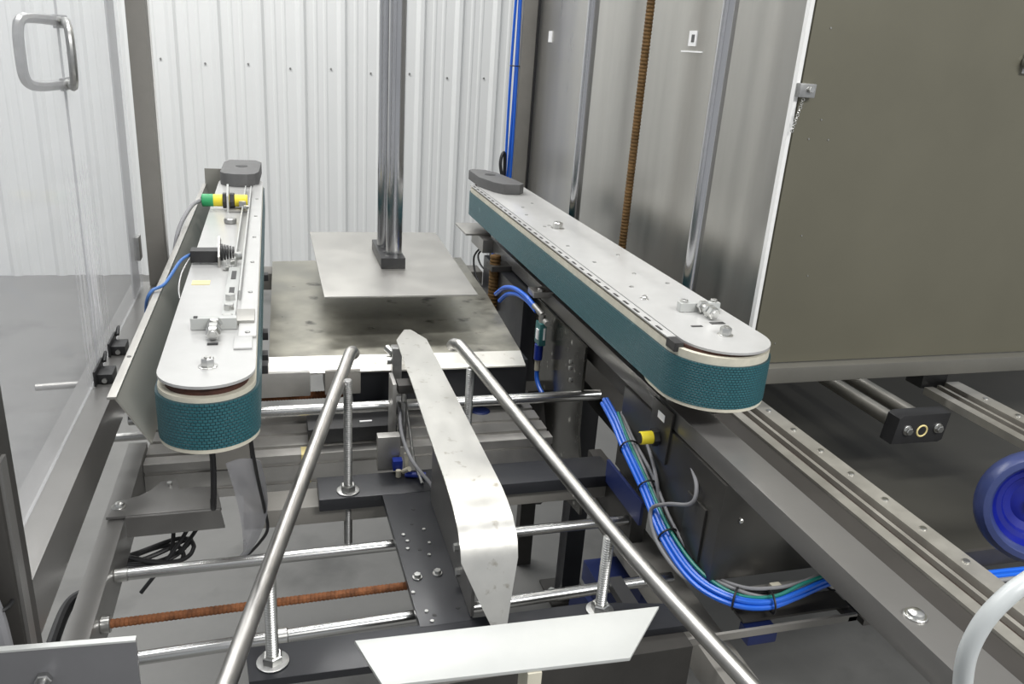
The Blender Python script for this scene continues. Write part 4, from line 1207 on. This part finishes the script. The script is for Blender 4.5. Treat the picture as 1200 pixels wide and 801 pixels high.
# ================================================================== CABLES ON THE LEFT
cable('grey_cable', 'grey cable leaving the green end of the yellow sensor', [(-0.165, 2.02, 1.262), (-0.185, 1.98, 1.255), (-0.205, 1.90, 1.225), (-0.215, 1.86, 1.18), (-0.222, 1.84, 1.12)], 0.0045, 'grey_cable')
cable('blue_cable', 'blue cable from the black photo sensor over the guard plate lip', [(-0.150, 1.53, 1.256), (-0.165, 1.50, 1.252), (-0.186, 1.44, 1.228), (-0.204, 1.42, 1.222), (-0.214, 1.42, 1.205), (-0.222, 1.45, 1.17), (-0.232, 1.50, 1.10), (-0.24, 1.53, 1.068)], 0.0028, 'sleeve_blue')
cable('grey_cable', 'thin pale cable hanging from the photo sensor', [(-0.150, 1.522, 1.252), (-0.160, 1.47, 1.24), (-0.162, 1.42, 1.226), (-0.158, 1.39, 1.215)], 0.002, 'washer_steel')
cable('black_cable', 'black cable dropping under the left belt past the clear flap', [(-0.050, 1.12, 1.150), (-0.045, 1.14, 1.06), (-0.040, 1.18, 0.98), (-0.033, 1.22, 0.90), (-0.030, 1.25, 0.84), (-0.045, 1.27, 0.80), (-0.07, 1.29, 0.76)], 0.0028, 'black_cable')
cable('black_cable', 'second black cable behind the one by the clear flap', [(-0.060, 1.18, 1.150), (-0.050, 1.20, 1.05), (-0.045, 1.23, 0.96), (-0.035, 1.27, 0.90), (-0.033, 1.29, 0.84)], 0.0034, 'black_cable')
fl = MB()
bm = fl.bm
rows = []
for j in range(9):
    t_ = j / 8
    z = 1.00 - 0.22 * t_
    x0 = -0.088 + 0.018 * math.sin(t_ * 2.2); x1 = -0.035 + 0.012 * math.sin(t_ * 3.0) - 0.045 * t_ ** 3
    if j == 8: x0, x1 = x1 - 0.012, x1
    rows.append([(x0 + (x1 - x0) * k / 6, 1.20 + 0.04 * t_ + 0.012 * math.sin(k / 6 * PI), z) for k in range(7)])
for off in (0, 0.0012):
    pass
F1 = [[bm.verts.new(p) for p in r] for r in rows]
F2 = [[bm.verts.new((p[0], p[1] + 0.0012, p[2])) for p in r] for r in rows]
for F, rev in ((F1, False), (F2, True)):
    for j in range(8):
        for k in range(6):
            bm.faces.new((F[j][k], F[j][k + 1], F[j + 1][k + 1], F[j + 1][k]))
for j in range(8):
    bm.faces.new((F1[j][0], F1[j + 1][0], F2[j + 1][0], F2[j][0])); bm.faces.new((F1[j][6], F2[j][6], F2[j + 1][6], F1[j + 1][6]))
for k in range(6):
    bm.faces.new((F1[0][k], F2[0][k], F2[0][k + 1], F1[0][k + 1])); bm.faces.new((F1[8][k], F1[8][k + 1], F2[8][k + 1], F2[8][k]))
tag(build('plastic_flap', fl, 'film'), 'curled clear plastic flap hanging under the left belt', 'flap')
lo = thing('cable_coil', 'tangled black cable coil hanging between the narrow beam and shaft', 'cables', (-0.2, 1.3, 0.7))
for i in range(4):
    pts = []
    for k in range(15):
        a = 2 * PI * k / 14
        pts.append((-0.235 + 0.055 * math.cos(a) + 0.006 * i, 1.34 + 0.03 * math.sin(a + i), 0.742 + 0.008 * math.sin(2 * a + i) + 0.004 * i))
    b_ = MB(); b_.tube(smooth_path(pts, 3), 0.0040, 8)
    build('loop', b_, 'black_cable', lo)
for p0, p1 in (((-0.205, 1.36, 0.86), (-0.20, 1.34, 0.745)), ((-0.135, 1.34, 0.86), (-0.25, 1.30, 0.70)), ((-0.125, 1.35, 0.86), (-0.185, 1.33, 0.755))):
    b_ = MB(); b_.tube(smooth_path([p0, ((p0[0] + p1[0]) / 2 + 0.008, (p0[1] + p1[1]) / 2, (p0[2] + p1[2]) / 2), p1], 6), 0.0036, 8)
    build('strand', b_, 'black_cable', lo)

# blue tubes lying beyond the rail, lower right
bt = thing('floor_tubes', 'blue and grey tubes behind the aluminium rail under the blue cup', 'cables', (1.25, 0.95, 0.79))
for i, mm in enumerate(('blue_tube', 'blue_tube', 'grey_cable', 'black_cable')):
    b_ = MB(); b_.tube(smooth_path([(0.96, 0.965 - 0.012 * i, 0.770), (1.15, 0.962 - 0.012 * i, 0.782), (1.35, 0.955 - 0.012 * i, 0.785), (1.6, 0.95 - 0.012 * i, 0.77)], 5), 0.0055, 9)
    build('air_tube' if i < 2 else 'cable', b_, mm, bt)
build('channel', MB().box(0.96, 1.7, 0.915, 0.970, 0.748, 0.760, 0.001), 'paint_dark', bt)
build('leg', MB().box(1.64, 1.68, 0.92, 0.96, 0, 0.748), 'paint_dark', bt)
